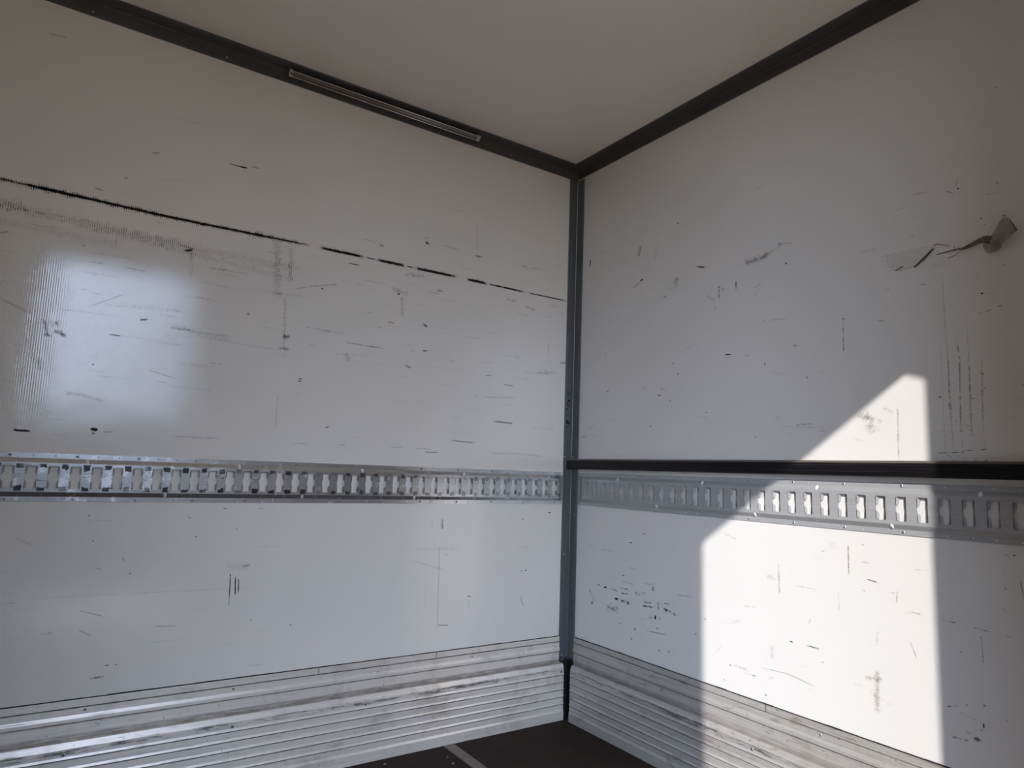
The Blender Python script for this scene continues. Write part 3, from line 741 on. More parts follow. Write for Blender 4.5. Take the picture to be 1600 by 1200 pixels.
([-0.7748,0.3396,-0.7821,0.3377],0.0095,0.35,1,0),
([-0.7994,0.3895,-0.8042,0.3869],0.0074,0.5,0,0),
([-0.9245,0.3354,-0.9332,0.336],0.0059,0.5,0,0),
([-1.2274,0.7989,-1.2342,0.7963],0.0053,0.5,1,1),
([-1.3437,0.6479,-1.3722,0.6455],0.0032,0.35,0,0),
([-0.9504,0.4801,-0.952,0.4409],0.0222,0.18,1,0),
([-1.145,0.7989,-1.148,0.7734],0.038,0.08,1,1),
([-1.3297,0.6422,-1.3482,0.6441],0.0032,0.3,1,0),
([-0.6994,0.5082,-0.7099,0.5062],0.0047,0.4,0,0)]
rnd = random.Random(7)
for k in range(150):        # fine rubbed streaks, densest under the seam
    x, zz = rnd.uniform(-2.05, -0.15), 1.66 - abs(rnd.gauss(0, 0.30))
    if k % 5 == 0: zz = rnd.uniform(0.4, 2.1)
    ln = rnd.uniform(0.02, 0.13)
    LEFT_MARKS.append(([x, zz, x + ln, zz + rnd.uniform(-.004, .004)], rnd.uniform(.003, .010), rnd.uniform(.12, .34), rnd.choice((.5, .5, 1)), rnd.choice((0, .5, 1))))
for k in range(70):
    y, zz = rnd.uniform(-1.6, -0.08), rnd.uniform(0.36, 1.9)
    ln = rnd.uniform(0.008, 0.06)
    RIGHT_MARKS.append(([y, zz, y + ln, zz + rnd.uniform(-.02, .02)], rnd.uniform(.003, .012), rnd.uniform(.10, .26), 1, rnd.choice((0, .5, 1))))

# ------------------------------------------------------------------ dimensions (metres, floor at z = 0)
XL, YF = -3.40, -2.52        # far end of the box, inside face of the doorway wall
ZC = 2.283                   # ceiling
ZK = 0.310                   # top of the kick boards
TH = 0.02

def mark_faces(mb, marks, place, mat):
    """each mark is a narrow strip lying half a millimetre in front of the wall skin"""
    for q, (flat, w, op, kind, tint) in enumerate(marks):
        pts = [Vector((flat[i], flat[i + 1])) for i in range(0, len(flat), 2)]
        tot = sum((pts[i + 1] - pts[i]).length for i in range(len(pts) - 1)) or 1e-4
        run, rows = 0.0, []
        for i, p in enumerate(pts):
            a = pts[max(0, i - 1)]; b = pts[min(len(pts) - 1, i + 1)]
            d = (b - a).normalized(); n = Vector((-d.y, d.x)) * w * 0.5
            if i: run += (p - pts[i - 1]).length
            rows.append((p - n, p + n, run / tot))
        off = 0.0004 + 0.0000015 * q
        dat = (op, kind, tint, 1.0)
        for i in range(len(rows) - 1):
            (a0, b0, ua), (a1, b1, ub) = rows[i], rows[i + 1]
            mb.quad(place(a0, off), place(a1, off), place(b1, off), place(b0, off), mat,
                    [(ua, 0), (ub, 0), (ub, 1), (ua, 1)], dat)

# ------------------------------------------------------------------ setting: floor, ceiling, walls
mb = MB(); mb.box(XL - 0.05, 0.05, YF - 0.05, 0.05, -0.04, 0.0)
t = NT('dark_plywood_floor')
gr = t.noise(1.0, t.obj((5, 90, 90)), 4, 0.6)
cl = t.noise(6, detail=5, rough=0.65)
col = t.mix(gr, (0.020, 0.013, 0.010), (0.045, 0.031, 0.024))
col = t.mix(t.math('MULTIPLY', t.ramp(cl, 0.5, 0.75), 0.35), col, (0.10, 0.075, 0.055))
col = t.mix(t.math('MULTIPLY', t.ramp(t.noise(150, detail=2), 0.70, 0.78), 0.5), col, (0.16, 0.13, 0.11))
fy = t.xyz()[1]
lightened = t.math('MULTIPLY', t.ramp(t.math('ADD', fy, t.math('MULTIPLY', t.noise(3, detail=4), 0.5)), -0.65, -1.05), 0.85)
col = t.mix(lightened, col, (0.22, 0.165, 0.115))      # unseen floor near the doorway, lightened to bounce warm light inside
t.bump(t.noise(400, detail=1), 0.0003)
M_FLOOR = t.set(Base_Color=col, Roughness=0.75, Specular_IOR_Level=0.15)
structure(mb.build('floor', M_FLOOR), 'dark brown plywood floor of the cargo box')

mb = MB(); mb.box(XL - 0.05, 0.05, YF - 0.05, 0.05, ZC, ZC + 0.03)
structure(mb.build('ceiling', M_CEIL), 'off-white ceiling panel')

mb = MB(); mb.box(XL - 0.05, 0.05, 0.0, 0.03, -0.02, ZC + 0.02)
mark_faces(mb, LEFT_MARKS, lambda p, d: (p[0], -d, p[1]), 1)
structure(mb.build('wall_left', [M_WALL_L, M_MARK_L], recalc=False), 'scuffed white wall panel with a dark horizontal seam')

mb = MB(); mb.box(0.0, 0.03, YF - 0.05, 0.05, -0.02, ZC + 0.02)
mark_faces(mb, RIGHT_MARKS, lambda p, d: (-d, p[0], p[1]), 1)
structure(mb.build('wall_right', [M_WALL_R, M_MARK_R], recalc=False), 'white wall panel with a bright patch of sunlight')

mb = MB(); mb.box(XL - 0.03, XL, YF - 0.05, 0.05, -0.02, ZC + 0.02)
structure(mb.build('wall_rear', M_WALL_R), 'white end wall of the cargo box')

# wall behind the viewer with its doorway (a doorway with one cut-off upper corner)
door = [(-1.922, 0.0), (-1.922, 2.121), (-1.228, 2.121), (-1.172, 2.062), (-1.1656, 2.05), (-1.1656, 0.0)]
mb = MB()
outer = [(XL - 0.05, 0.0), (XL - 0.05, ZC + 0.02), (0.05, ZC + 0.02), (0.05, 0.0)]
ring = [outer[0], outer[1], outer[2], outer[3], door[5], door[4], door[3], door[2], door[1], door[0]]
tri = tessellate_polygon([[Vector((p[0], p[1], 0)) for p in ring]])
for yy in (YF, YF - TH):
    mb.mesh([(p[0], yy, p[1]) for p in ring], [tuple(f) for f in tri])
for i in range(len(ring)):
    a, b = ring[i], ring[(i + 1) % len(ring)]
    mb.quad((a[0], YF, a[1]), (b[0], YF, b[1]), (b[0], YF - TH, b[1]), (a[0], YF - TH, a[1]))
structure(mb.build('wall_front', M_WALL_R, weld=True), 'white wall with the open side doorway')

# yard outside the doorway
mb = MB(); mb.box(-40, 40, -60, YF - TH - 0.1, -1.05, -1.0)
t = NT('pale_gravel_yard')
M_YARD = t.set(Base_Color=t.mix(t.noise(0.6, detail=5), (0.80, 0.58, 0.35), (0.87, 0.64, 0.40)), Roughness=0.85)
structure(mb.build('ground', M_YARD), 'pale gravel yard outside the doorway')

# tall dark block added out of view; it stands to the left of the sun and hides the sky on that side
SA = math.radians(40.0)                       # bearing of its near corner as seen from the doorway
mb = MB()
for u0_, u1_, v0_, v1_, z0, z1 in ((6.0, 22.0, 0.0, 9.0, -1.0, 5.6), (5.8, 22.2, -0.2, 9.2, 5.6, 5.85)):
    mb.box(u0_, u1_, v0_, v1_, z0, z1)
mb.v = [(-1.95 - (u * math.cos(SA) + v * math.sin(SA)), -2.60 - (u * math.sin(SA) - v * math.cos(SA)), zz) for u, v, zz in mb.v]
structure(mb.build('sky_blocker', simple('dark_sky_blocker', (0.05, 0.042, 0.036), 0.8)), 'tall dark block added out of view to hide part of the sky')

# dark bumpy block added across the yard, out of view, to darken reflections
rnd = random.Random(11)
hx, hz = 70, 14
hv, hf = [], []
for side in (0, 1):
    for j in range(hz + 1):
        for i in range(hx + 1):
            top = max(0.0, (j / hz - 0.8) / 0.2)
            d = (0.45 * (1 - 0.35 * top ** 2)) * (1 if side else -1) + rnd.uniform(-.05, .05)
            hv.append((-6.0 + 10.0 * i / hx + rnd.uniform(-.04, .04), -10.5 + d, -1.0 + 2.62 * j / hz + rnd.uniform(-.05, .05) * (j > 0)))
nq = (hx + 1) * (hz + 1)
for j in range(hz):
    for i in range(hx):
        a = j * (hx + 1) + i
        hf.append((a, a + 1, a + hx + 2, a + hx + 1)); hf.append((nq + a, nq + a + hx + 1, nq + a + hx + 2, nq + a + 1))
for i in range(hx):
    a = hz * (hx + 1) + i
    hf.append((a, a + 1, nq + a + 1, nq + a))
for j in range(hz):
    for i in (0, hx):
        a = j * (hx + 1) + i
        hf.append((a, a + hx + 1, nq + a + hx + 1, nq + a))
mb = MB(); mb.mesh(hv, hf)
structure(mb.build('yard_blocker', simple('dark_yard_blocker', (0.020, 0.030, 0.014), 0.7, 0.0, 0.5, 12)), 'dark bumpy block added out of view to hide the yard from reflections')

# ------------------------------------------------------------------ angle trims in the corners
def angle(a_leg, b_leg, th=0.004, fil=0.004):
    """profile (p, q): leg along p on q = 0, leg along q on p = 0, small fillet in the inner corner"""
    pr = [(0, 0), (a_leg, 0), (a_leg, th * 0.6), (a_leg - th * 0.4, th)]
    for k in range(4):
        g = math.radians(-90 - 90 * k / 3)
        c = th + fil
        pr.append((c + fil * math.cos(g), c + fil * math.sin(g)))
    pr += [(th, b_leg - th * 0.4), (th * 0.6, b_leg), (0, b_leg)]
    return pr

def screw_mesh(r=0.0042, h=0.0022):
    mb = MB(); n = 12
    rings = [(1.0, 0.0), (0.92, 0.55), (0.62, 0.95), (0.45, 1.0), (0.40, 0.55)]
    v = [(math.cos(2 * math.pi * k / n) * r * a, math.sin(2 * math.pi * k / n) * r * a, h * b) for a, b in rings for k in range(n)]
    f = [(i * n + k, i * n + (k + 1) % n, (i + 1) * n + (k + 1) % n, (i + 1) * n + k) for i in range(len(rings) - 1) for k in range(n)]
    mb.mesh(v, f)
    mb.mesh([(math.cos(2 * math.pi * k / n) * r * 0.4, math.sin(2 * math.pi * k / n) * r * 0.4, h * 0.55) for k in range(n)], [tuple(range(n))], 1)
    o = mb.build('screw', [M_SCREW, M_BLACK], recalc=False)
    COL.objects.unlink(o)
    return o.data
SCREW = screw_mesh()
M_RIVET = simple('pale_rivet', (0.80, 0.79, 0.77), 0.35, 0.0, 0.08)
ROT_L = (math.radians(90), 0, 0)               # faces -Y (left wall)
ROT_R = (0, math.radians(-90), 0)              # faces -X (right wall)
def screw(parent, loc, rot, s=1.0, name='screw'):
    o = bpy.data.objects.new(name, SCREW)
    COL.objects.link(o)
    o.parent = parent
    o.location = Vector(loc) - parent.location
    o.rotation_euler = rot
    o.scale = (s, s, s)
    return o

mb = MB(); mb.extrude(angle(0.046, 0.056), XL, -0.004, lambda a, p: (a, -p[1], ZC - p[0]))
tr1 = structure(mb.build('trim_1', M_TRIM_X), 'grey metal angle trim between left wall and ceiling')
for x, z in ((-1.835, 2.250), (-1.466, 2.251), (-0.36, 2.251), (-2.3, 2.25)):
    screw(tr1, (x, -0.004, z), ROT_L, 0.8)
mb = MB(); mb.extrude(angle(0.040, 0.058), YF, -0.056, lambda a, p: (-p[1], a, ZC - p[0]))
mb.box(-0.004, -0.0002, -0.056, -0.0045, ZC - 0.040, ZC - 0.0045)
tr2 = structure(mb.build('trim_2', M_TRIM_Y), 'grey metal angle trim between right wall and ceiling')
mb = MB(); mb.extrude(angle(0.0455, 0.0455, 0.0035, 0.003), 0.0, ZC - 0.046, lambda a, p: (-p[0], -p[1], a))
for (x, z, w, h) in ((-.026, 1.262, .010, .010), (-.031, 1.248, .006, .012), (-.024, 1.238, .009, .006), (-.034, 1.225, .006, .010), (-.028, 1.199, .006, .004),
                     (-.033, 1.172, .010, .020), (-.022, 1.168, .007, .018), (-.036, 1.150, .005, .008), (-.030, 1.29, .012, .004), (-.027, 1.088, .008, .003), (-.03, 1.07, .006, .003), (-.025, 1.345, .008, .003)):
    y = -0.0038
    mb.quad((x - w / 2, y, z - h / 2), (x + w / 2, y, z - h / 2), (x + w / 2, y, z + h / 2), (x - w / 2, y, z + h / 2), 1, [(0.2, 0), (0.8, 0), (0.8, 1), (0.2, 1)], (0.95, 0.0, 0.0, 1.0))
mb.extrude([(-.0056, -.0042), (-.0042, -.0056), (-.0042, -.0042)], 0.24, ZC - 0.05, lambda a, p: (p[0], p[1], a), 2)  # bright metal strip added to stand for the highlight down the inner corner
post = structure(mb.build('trim_3', [M_POST, M_MARK_L, metal_material('corner_highlight', (0.75, 0.75, 0.75), 1.0, 0.22, 2, 0.1)], recalc=False), 'grey metal angle trim standing in the corner')
for loc, rot in (((-.040, -.0036, 1.027), ROT_L), ((-.031, -.0036, .236), ROT_L), ((-.033, -.0036, .631), ROT_L), ((-.0036, -.017, 1.029), ROT_R), ((-.0036, -.033, .79), ROT_R)):
    screw(post, loc, rot, 0.75)

# ------------------------------------------------------------------ ribbed kick boards
def z(v): return v + 0.955
UP = [(0.0, -.645), (.0045, -.645), (.0045, -.6640), (.0004, -.6664), (.0045, -.6684), (.0045, -.6840), (.0085, -.6925), (.0085, -.7010), (.0010, -.7030), (.0010, -.7052), (.0045, -.7068), (.0045, -.752), (0.0, -.752)]
LO = [(.0045, -.7430), (.0245, -.7440), (.0258, -.7450), (.0328, -.7600), (.0330, -.7625)]
for c in (-.783, -.8105, -.838, -.8655, -.893):
    LO += [(.0330, c + .0050), (.0358, c - .0006), (.0354, c - .0014), (.0290, c - .0022), (.0290, c - .0040), (.0330, c - .0052)]
LO += [(.0330, -.9150), (.0362, -.9220), (.0362, -.9540), (.0045, -.9540)]
def kick(name, label, mat, a0, a1, b0, b1, place, joints):
    mb = MB()
    mb.extrude([(p[0], z(p[1])) for p in UP], a0, a1, place)
    # black strip standing for the shadow gap and dirt along the upper edge
    for k in range(60):
        u = a0 + (a1 - a0) * k / 60; v = a0 + (a1 - a0) * (k + 1) / 60
        w = 0.0014 + 0.0012 * random.random()
        mb.extrude([(0, z(-.6450)), (.0050, z(-.6450)), (.0050, z(-.6450) + w), (0, z(-.6450) + w)], u, v, place, 1)
    for j in joints:
        mb.extrude([(.0040, z(-.6638)), (.0050, z(-.6638)), (.0050, z(-.6452)), (.0040, z(-.6452))], j - .0009, j + .0009, place, 1)
    o = structure(mb.build(name, [mat, M_BLACK]), label)
    lower = MB()
    lower.extrude([(p[0], z(p[1])) for p in LO], b0, b1, place)
    lo = lower.build('lower_board', mat, o)
    return o
pl_l = lambda a, p: (a, -p[0], p[1])
pl_r = lambda a, p: (-p[0], a, p[1])
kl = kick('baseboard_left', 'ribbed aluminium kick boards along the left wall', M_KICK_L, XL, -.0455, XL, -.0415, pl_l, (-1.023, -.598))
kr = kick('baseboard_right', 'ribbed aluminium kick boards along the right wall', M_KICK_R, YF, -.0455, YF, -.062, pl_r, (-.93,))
for x, zz, d, s in ((-1.281, .281, .0045, 1.0), (-.45, .278, .0045, .9), (-.064, .272, .0045, .9), (-1.282, .183, .033, 1.2), (-.868, .183, .033, 1.2), (-.056, .183, .033, 1.7), (-1.70, .183, .033, 1.2), (-1.66, .281, .0045, 1.0), (-.36, .183, .033, 1.0)):
    screw(kl, (x, -d, zz), ROT_L, s)
for y, zz, d, s in ((-.903, .184, .033, 1.3), (-.478, .184, .033, 1.2), (-.134, .076, .033, 1.1), (-1.25, .184, .033, 1.2), (-1.1, .281, .0045, .9)):
    screw(kr, (-d, y, zz), ROT_R, s)

# ------------------------------------------------------------------ perforated lashing rails
RC = 0.955 - 0.0575          # centre height of the rails
HW = 0.0116                  # half width of a slot
SH = 0.0305                  # half height of a slot
DP = 0.0105                  # how far the slotted face stands off the wall
def slot_outline():
    pts = []
    n = 10
    for k in range(n + 1):                       # right side going up with the round bulge in the middle
        v = -0.0135 + 0.027 * k / n
        pts.append((HW + 0.0012 * math.cos(math.pi * v / 0.027) ** 1.4 if abs(v) < 0.0134 else HW, v))
    r = 0.003
    half = [(HW - 0.0008, -SH), (HW, -SH + 0.0012)] + pts + [(HW, SH - 0.0012), (HW - 0.0008, SH)]
    return half + [(-u, v) for u, v in reversed(half)]
def tess(outer, holes):
    lines = [[Vector((u, v, 0)) for u, v in outer]] + [[Vector((u, v, 0)) for u, v in h] for h in holes]
    flat = [p for ln in lines for p in ln]
    return [(p.x, p.y) for p in flat], [tuple(f) for f in tessellate_polygon(lines)]
def circle(cu, cv, ru, rv, n):
    return [(cu + ru * math.cos(2 * math.pi * k / n), cv + rv * math.sin(2 * math.pi * k / n)) for k in range(n)]

def rail(name, label, mat, pitch, cells, u0, place, u_end, u_far, holes_top, holes_bot, sgn):
    """u runs along the rail away from the corner; cells: slot centres u0 + i*pitch"""
    root = thing(name, label, 'rail', place(u0, 0.0, RC), 'slotted lashing rails on the walls')
    PF, SL, FL = 0.0385, 0.0515, 0.0650           # half heights: slotted face, foot of slope, edge of flange
    mb = MB()
    P = lambda u, v, d: place(u, d, RC + v)
    first, last = u0 - pitch / 2, u0 + pitch * (cells - 1) + pitch / 2
    # slotted face
    so = slot_outline()
    fv, ff = tess([(-pitch / 2, -PF), (pitch / 2, -PF), (pitch / 2, PF), (-pitch / 2, PF)], [so])
    tab = [(DP, .0085), (.0075, .0094), (.0042, .0118), (.0022, .0155), (.0022, .0255), (.0040, .0285), (DP, .0296)]
    for i in range(cells):
        c = u0 + pitch * i
        mb.mesh([P(c + u, v, DP) for u, v in fv], ff)
        n = len(so)
        mb.mesh([P(c + u, v, DP) for u, v in so] + [P(c + u, v, DP - .0022) for u, v in so], [(k, (k + 1) % n, n + (k + 1) % n, n + k) for k in range(n)])
        for su in (-1, 1):
            for sv in (-1, 1):
                lip = lambda d: HW - .0040 * (DP - d) / (DP - .0020)
                a = [P(c + su * lip(d), sv * v, d) for d, v in tab]
                b = [P(c + su * (lip(d) + .0014), sv * v, d) for d, v in tab]
                m = len(tab)
                mb.mesh(a + b, [tuple(range(m)), tuple(range(m, 2 * m))] + [(k, (k + 1) % m, m + (k + 1) % m, m + k) for k in range(m)])
    # sloping sides (with slanted oblong holes), flanges (with small round holes)
    for sv in (-1, 1):
        prof = [(PF, DP), (PF + .0022, DP - .0009), (SL - .0022, .0038), (SL, .0026)]
        hl = holes_top if sv > 0 else holes_bot
        for i in range(cells):
            a, b = first + pitch * i, first + pitch * (i + 1)
            for k in (0, 2):
                (v0, d0), (v1, d1) = prof[k], prof[k + 1]
                mb.quad(P(a, sv * v0, d0), P(b, sv * v0, d0), P(b, sv * v1, d1), P(a, sv * v1, d1))
            (v0, d0), (v1, d1) = prof[1], prof[2]
            lerp = lambda u, w: P(u, sv * (v0 + (v1 - v0) * w), d0 + (d1 - d0) * w)
            mb.mesh([lerp(a, 0), lerp(b, 0), lerp(b, 1), lerp(a, 1)], [(0, 1, 2, 3)])
            hv, hf = tess([(-pitch / 2, SL), (pitch / 2, SL), (pitch / 2, FL), (-pitch / 2, FL)], [circle(0, .0580, .0021, .0021, 8)])
            mb.mesh([P(u0 + pitch * i + u, sv * v, .0026) for u, v in hv], hf)
        mb.quad(P(u_end, sv * FL, .0026), P(last, sv * FL, .0026), P(last, sv * FL, 0), P(u_end, sv * FL, 0))
        # mitred end
        for k in range(3):
            (v0, d0), (v1, d1) = prof[k], prof[k + 1]
            t0, t1 = (DP - d0) / (DP - .0026), (DP - d1) / (DP - .0026)
            e = lambda tt: first - (first - u_end - .010) * tt
            mb.quad(P(first, sv * v0, d0), P(first, sv * v1, d1), P(e(t1), sv * v1, d1), P(e(t0), sv * v0, d0))
        mb.quad(P(first, sv * SL, .0026), P(first, sv * FL, .0026), P(u_end + .004, sv * FL, .0026), P(u_end + .010, sv * SL, .0026))
        mb.poly([P(u_end + .010, sv * SL, .0026), P(u_end + .004, sv * FL, .0026), P(u_end, sv * (FL - .004), .0026), P(u_end, 0, .0026), P(u_end + .010, 0, .0026)])
    pr = [(-SL, .0026, 1), (-PF, DP, 0), (PF, DP, 0), (SL, .0026, 1)]
    mb.quad(P(first, -PF, DP), P(first, PF, DP), P(u_end + .010, SL, .0026), P(u_end + .010, -SL, .0026))
    mb.quad(P(u_end, -FL + .004, .0026), P(u_end, FL - .004, .0026), P(u_end, FL - .004, 0), P(u_end, -FL + .004, 0))
    o = mb.build('rail_plate', mat, root, recalc=False)
    o.location = -root.location
    # pale flat-domed rivets through the sloping sides, midway between two slots
    for sv, hl in ((1, holes_top), (-1, holes_bot)):
        for i in hl:
            uc = u0 + pitch * (i + .5)
            vm, dm = (PF + SL) / 2, (DP + .0026) / 2
            av, ad = (SL - PF) / 2, (.0026 - DP) / 2
            ln = math.hypot(av, ad)
            nv, nd = -ad / ln, av / ln
            mr = MB(); n = 16; vv = []
            for q, h in ((1.0, 0.0), (0.97, .0009), (0.75, .0019), (0.35, .0024)):
                for k in range(n):
                    c, sn = math.cos(2 * math.pi * k / n), math.sin(2 * math.pi * k / n)
                    e = 0.98 * q * sn
                    vv.append(P(uc + .0046 * q * c, sv * (vm + av * e + nv * h), dm + ad * e + nd * h))
            mr.mesh(vv, [(j * n + k, j * n + (k + 1) % n, (j + 1) * n + (k + 1) % n, (j + 1) * n + k) for j in range(3) for k in range(n)] + [tuple(range(3 * n, 4 * n))])
            ro = mr.build('rivet', M_RIVET, root, smooth=True)
            ro.location = -root.location
    return root

pitch_l, pitch_r = 0.0500, 0.0511
u_l = 0.0943
rail_l = rail('lashing_rail', 'long slotted grey metal lashing rail on the left wall, dirty between its slots',
     rail_material('worn_galvanised_rail_x', 0, RC, True, 0.0943, 0.05, 0.68, 0.85, 0.20), pitch_l, 60, u_l, lambda u, d, zz: Vector((-u, -d, zz)), 0.0485, 0,
     [k for k in range(0, 58, 8)], [k for k in range(4, 58, 8)], 1)
for i in range(0, 40, 3):
    for zz in (RC + .0580, RC - .0580):
        u = u_l + pitch_l * i
        screw(rail_l, (-u, -.0026, zz), ROT_L, 1.0)
u_r = 0.1104
rail_r = rail('lashing_rail', 'slotted grey metal lashing rail on the right wall below the black bar, partly in sunlight',
     rail_material('worn_galvanised_rail_y', 1, RC, False, 0.0, 0.05, 0.40, 0.2), pitch_r, 46, u_r, lambda u, d, zz: Vector((-d, -u, zz)), 0.0485, 0,
     [k for k in range(3, 46, 8)], [k for k in range(7, 46, 8)], 1)
for i in range(0, 34, 3):
    for zz in (RC + .0580, RC - .0580):
        u = u_r + pitch_r * i
        screw(rail_r, (-.0026, -u, zz), ROT_R, 0.9)

# ------------------------------------------------------------------ black bar above the right rail
t = NT('black_rubber_bar')
st = t.noise(1.0, t.obj((160, 3, 260)), 4, 0.6)
t.bump(st, 0.0006)
M_BAR = t.set(Base_Color=t.mix(t.ramp(st, 0.45, 0.75), (0.004, 0.0035, 0.0045), (0.022, 0.018, 0.021)), Roughness=0.45, Specular_IOR_Level=0.3)
t = NT('sheen_bar_edge')
M_BAREDGE = t.set(Base_Color=t.mix(t.noise(30, t.obj((1, .1, 3))), (0.07, 0.058, 0.048), (0.16, 0.13, 0.105)), Roughness=0.36)  # lighter tone stands in for the sheen this edge shows in sun
bar = thing('bar', 'black horizontal bar fixed to the right wall above the slotted rail', 'bar', (-0.0165, -0.006, 0.998))
prof = [(0.0, .977), (.026, .977), (.0295, .979), (.031, .9825), (.0300, .9840), (.031, .9856), (.031, .9905), (.0301, .9920), (.031, .9935), (.031, .9990),
        (.0300, 1.0005), (.031, 1.0020), (.031, 1.0080), (.0300, 1.0095), (.0300, 1.0110), (.0290, 1.0120), (0.0, 1.0120)]
mb = MB(); mb.extrude(prof, YF + 0.01, -0.0062, lambda a, p: (-p[0] - 0.0002, a, p[1]))
o = mb.build('bar_body', M_BAR, bar); o.location = -bar.location
mb = MB(); mb.extrude([(0.0, 1.0122), (.0286, 1.0122), (.0272, 1.0155), (.0225, 1.0180), (.0190, 1.0186), (0.0, 1.0186)], YF + 0.01, -0.0062, lambda a, p: (-p[0] - 0.0002, a, p[1]))
o = mb.build('top_edge', M_BAREDGE, bar); o.location = -bar.location
o['label'] = 'upper edge of the black bar, painted lighter for its sunlit sheen'

# ------------------------------------------------------------------ strip lamp in the ceiling angle
A0, A1 = -1.275, -0.530
lc = Vector((0, -0.0350, 1.3000 + 0.955))
ex, eu, en = Vector((1, 0, 0)), Vector((0, -1, 1)).normalized(), Vector((0, -1, -1)).normalized()   # along, across, out of the lamp's face
lamp = thing('strip_lamp', 'slim switched-off strip lamp under the ceiling trim of the left wall', 'lamp', ((A0 + A1) / 2, lc.y, lc.z))
M_ALU = metal_material('lamp_aluminium', (0.55, 0.54, 0.52), 0.9, 0.25, 0, 0.1)
t = NT('lamp_lens')
M_LENS = t.set(Base_Color=t.mix(t.noise(60), (0.12, 0.10, 0.085), (0.17, 0.145, 0.125)), Roughness=0.10, Specular_IOR_Level=1.0)
M_CAP = simple('lamp_end_cap', (0.42, 0.42, 0.41), 0.4)
def lp(a, p): return tuple(Vector((a, 0, 0)) + lc + eu * p[0] + en * p[1])
housing = [(-.0105, 0), (-.0105, -.016), (.0105, -.016), (.0105, 0), (.0083, 0), (.0083, -.0060), (-.0083, -.0060), (-.0083, 0)]
mb = MB(); mb.extrude(housing, A0 + .012, A1 - .012, lp); o = mb.build('housing', M_ALU, lamp); o.location = -lamp.location
lens = [(-.0083, -.0058)] + [(.0083 * math.sin(math.radians(g)), -.0040 + .0026 * math.cos(math.radians(g))) for g in range(-90, 91, 20)] + [(.0083, -.0058)]
mb = MB(); mb.extrude(lens, A0 + .012, A1 - .012, lp); o = mb.build('lens', M_LENS, lamp, recalc=True); o.location = -lamp.location
o['label'] = 'brownish translucent lens'
for a, b in ((A0, A0 + .012), (A1 - .012, A1)):
    mb = MB(); mb.extrude([(-.0112, .0008), (-.0112, -.0165), (-.008, -.0175), (.008, -.0175), (.0112, -.0165), (.0112, .0008)], a, b, lp)
    if a == A0:
        mb.extrude([(-.0030, .0008), (.0030, .0008), (.0030, .0018), (-.0030, .0018)], a + .003, a + .010, lp, 1)
    o = mb.build('end_cap', [M_CAP, M_BLACK], lamp); o.location = -lamp.location
for a in (A0 + .09, (A0 + A1) / 2, A1 - .09):
    mb = MB(); mb.extrude([(-.0115, -.012), (-.0115, -.017), (-.004, -.0385), (.004, -.0385), (.0115, -.017), (.0115, -.012), (.0098, -.0165), (-.0098, -.0165)], a, a + .018, lp)
    o = mb.build('clip', M_ALU, lamp); o.location = -lamp.location

# ------------------------------------------------------------------ loose strip of packing tape on the right wall
def tape_material(name, col, alpha, rough):
    t = NT(name)
    n = t.noise(90, detail=4)
    return t.set(Base_Color=t.mix(n, tuple(c * 0.6 for c in col), col), Roughness=rough, Alpha=t.ramp(n, 0.3, 0.7, alpha * 0.75, min(1, alpha * 1.2)))
M_TAPE = tape_material('clear_tape', (0.74, 0.70, 0.60), 0.06, 0.35)
M_TAPE2 = tape_material('folded_tape', (0.15, 0.12, 0.095), 0.72, 0.18)
M_TAPE3 = tape_material('flared_tape', (0.30, 0.255, 0.22), 0.42, 0.15)
tape = thing('packing_tape', 'torn strip of clear packing tape with a twisted loose end on the right wall', 'tape', (-0.004, -1.45, 1.535))
def ribbon(name, rows, mat):
    """rows: (y_top, z_top, off_top, y_bot, z_bot, off_bot)"""
    sub = []
    for i in range(len(rows) - 1):
        for k in range(4):
            f = k / 4
            p0, p1, p2, p3 = rows[max(0, i - 1)], rows[i], rows[i + 1], rows[min(len(rows) - 1, i + 2)]
            sub.append([0.5 * (2 * b + (c - a) * f + (2 * a - 5 * b + 4 * c - d) * f * f + (3 * b - a - 3 * c + d) * f ** 3) for a, b, c, d in zip(p0, p1, p2, p3)])
    sub.append(list(rows[-1]))
    mb = MB(); v = []
    for q in sub:
        for j in range(5):
            f = j / 4
            y, zz, d = (q[0] + (q[3] - q[0]) * f, q[1] + (q[4] - q[1]) * f, q[2] + (q[5] - q[2]) * f)
            d += 0.0012 * math.sin(f * math.pi) * (1 if q[2] > 0.003 else 0)
            v.append((-max(d, 0.0011), y, zz))
    fs = [(i * 5 + j, i * 5 + j + 1, (i + 1) * 5 + j + 1, (i + 1) * 5 + j) for i in range(len(sub) - 1) for j in range(4)]
    mb.mesh(v, fs)
    o = mb.build(name, mat, tape, smooth=True); o.location = -tape.location
    sd = o.modifiers.new('thickness', 'SOLIDIFY'); sd.thickness = 0.0003
    return o
ribbon('stuck_end', [(-1.318, 1.567, .0012, -1.318, 1.542, .0012), (-1.363, 1.563, .0012, -1.341, 1.518, .0012), (-1.402, 1.562, .0014, -1.389, 1.517, .0012), (-1.442, 1.561, .002, -1.414, 1.527, .0014)], M_TAPE)['label'] = 'clear flat end still stuck down'
ribbon('fold', [(-1.436, 1.5555, .003, -1.440, 1.5520, .003), (-1.412, 1.536, .004, -1.418, 1.532, .004), (-1.388, 1.517, .003, -1.391, 1.514, .003)], M_TAPE2)
ribbon('fold', [(-1.342, 1.5195, .002, -1.343, 1.517, .002), (-1.362, 1.527, .003, -1.364, 1.5245, .003)], M_TAPE2)
ribbon('fold', [(-1.436, 1.5625, .002, -1.437, 1.5605, .002), (-1.450, 1.563, .003, -1.450, 1.5610, .003), (-1.475, 1.551, .003, -1.476, 1.5490, .003)], M_TAPE2)
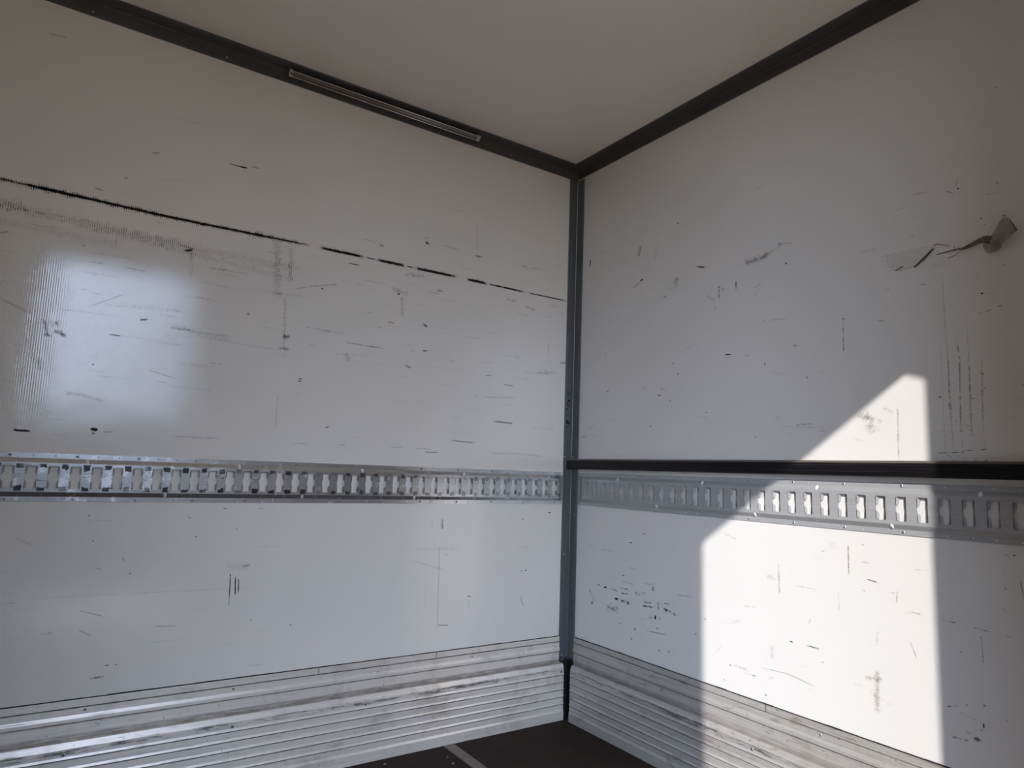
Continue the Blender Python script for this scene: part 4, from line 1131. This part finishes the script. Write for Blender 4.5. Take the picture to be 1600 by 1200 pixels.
ribbon('twist', [(-1.444, 1.537, .003, -1.445, 1.5355, .003), (-1.492, 1.5385, .006, -1.491, 1.5350, .006), (-1.505, 1.5375, .008, -1.499, 1.5335, .007), (-1.520, 1.5405, .012, -1.516, 1.5310, .010), (-1.545, 1.5480, .016, -1.546, 1.5360, .012), (-1.561, 1.5500, .018, -1.556, 1.5330, .012), (-1.574, 1.545, .018, -1.566, 1.5300, .012)], M_TAPE2)
ribbon('twist', [(-1.471, 1.5215, .002, -1.471, 1.5200, .002), (-1.488, 1.5255, .004, -1.487, 1.5235, .004), (-1.505, 1.5355, .006, -1.502, 1.5325, .006)], M_TAPE2)
ribbon('loop', [(-1.551, 1.5330, .010, -1.549, 1.5250, .004), (-1.560, 1.5300, .016, -1.556, 1.5120, .008), (-1.570, 1.5300, .020, -1.568, 1.5080, .010), (-1.580, 1.5330, .018, -1.581, 1.5095, .012), (-1.588, 1.5380, .014, -1.590, 1.5150, .014)], M_TAPE3)
ribbon('loose_end', [(-1.567, 1.5440, .014, -1.581, 1.5140, .014), (-1.578, 1.5560, .018, -1.594, 1.5215, .018), (-1.590, 1.5720, .022, -1.610, 1.5310, .022), (-1.602, 1.5840, .024, -1.623, 1.5400, .025), (-1.605, 1.5860, .025, -1.627, 1.5420, .026)], M_TAPE3)['label'] = 'brownish loose end standing off the wall'
ribbon('torn_edge', [(-1.596, 1.5845, .0245, -1.598, 1.5835, .0245), (-1.605, 1.5868, .0255, -1.607, 1.5840, .0255), (-1.618, 1.5650, .026, -1.6165, 1.5610, .026), (-1.6275, 1.5430, .0265, -1.6245, 1.5400, .0265)], M_TAPE2)

# ------------------------------------------------------------------ floor strip and crumbs
mb = MB(); mb.extrude([(-.0205, 0.0002), (.0205, 0.0002), (.0205, .0016), (.0175, .0028), (-.0175, .0028), (-.0205, .0016)], YF + 0.02, -.0395, lambda a, p: (-0.551 + p[0], a, p[1]))
tag(mb.build('floor_strip', metal_material('worn_strip', (0.20, 0.175, 0.155), 0.3, 0.5, 1, 0.4)), 'narrow flat metal strip let across the dark floor', 'strip')

def crumb(label, x, y, r, seed):
    rnd = random.Random(seed)
    mb = MB(); n = 7; v = []
    for zz, s in ((0.0, .8), (r * .35, 1.0), (r * .75, .6)):
        for k in range(n):
            a = 2 * math.pi * k / n
            q = r * s * (0.75 + 0.5 * rnd.random())
            v.append((math.cos(a) * q * 1.3, math.sin(a) * q, zz))
    fs = [(i * n + k, i * n + (k + 1) % n, (i + 1) * n + (k + 1) % n, (i + 1) * n + k) for i in range(2) for k in range(n)]
    fs += [tuple(range(n)), tuple(range(2 * n, 3 * n))]
    mb.mesh(v, fs)
    o = mb.build('crumb', M_CRUMB); o.location = (x, y, 0.0003); o.rotation_euler = (0, 0, rnd.random() * 3)
    return tag(o, label, 'crumb', 'light crumbs lying on the floor')
M_CRUMB = simple('pale_crumb', (0.30, 0.26, 0.22), 0.8)
crumb('pale crumb on the dark floor below the left kick board, farthest from the metal strip', -.807, -.075, .0045, 1)
crumb('pale crumb on the dark floor beside the metal strip, nearer to the viewer', -.612, -.178, .0040, 2)
crumb('tiny pale crumb on the dark floor beside the metal strip, nearer to the left wall', -.603, -.125, .0026, 3)
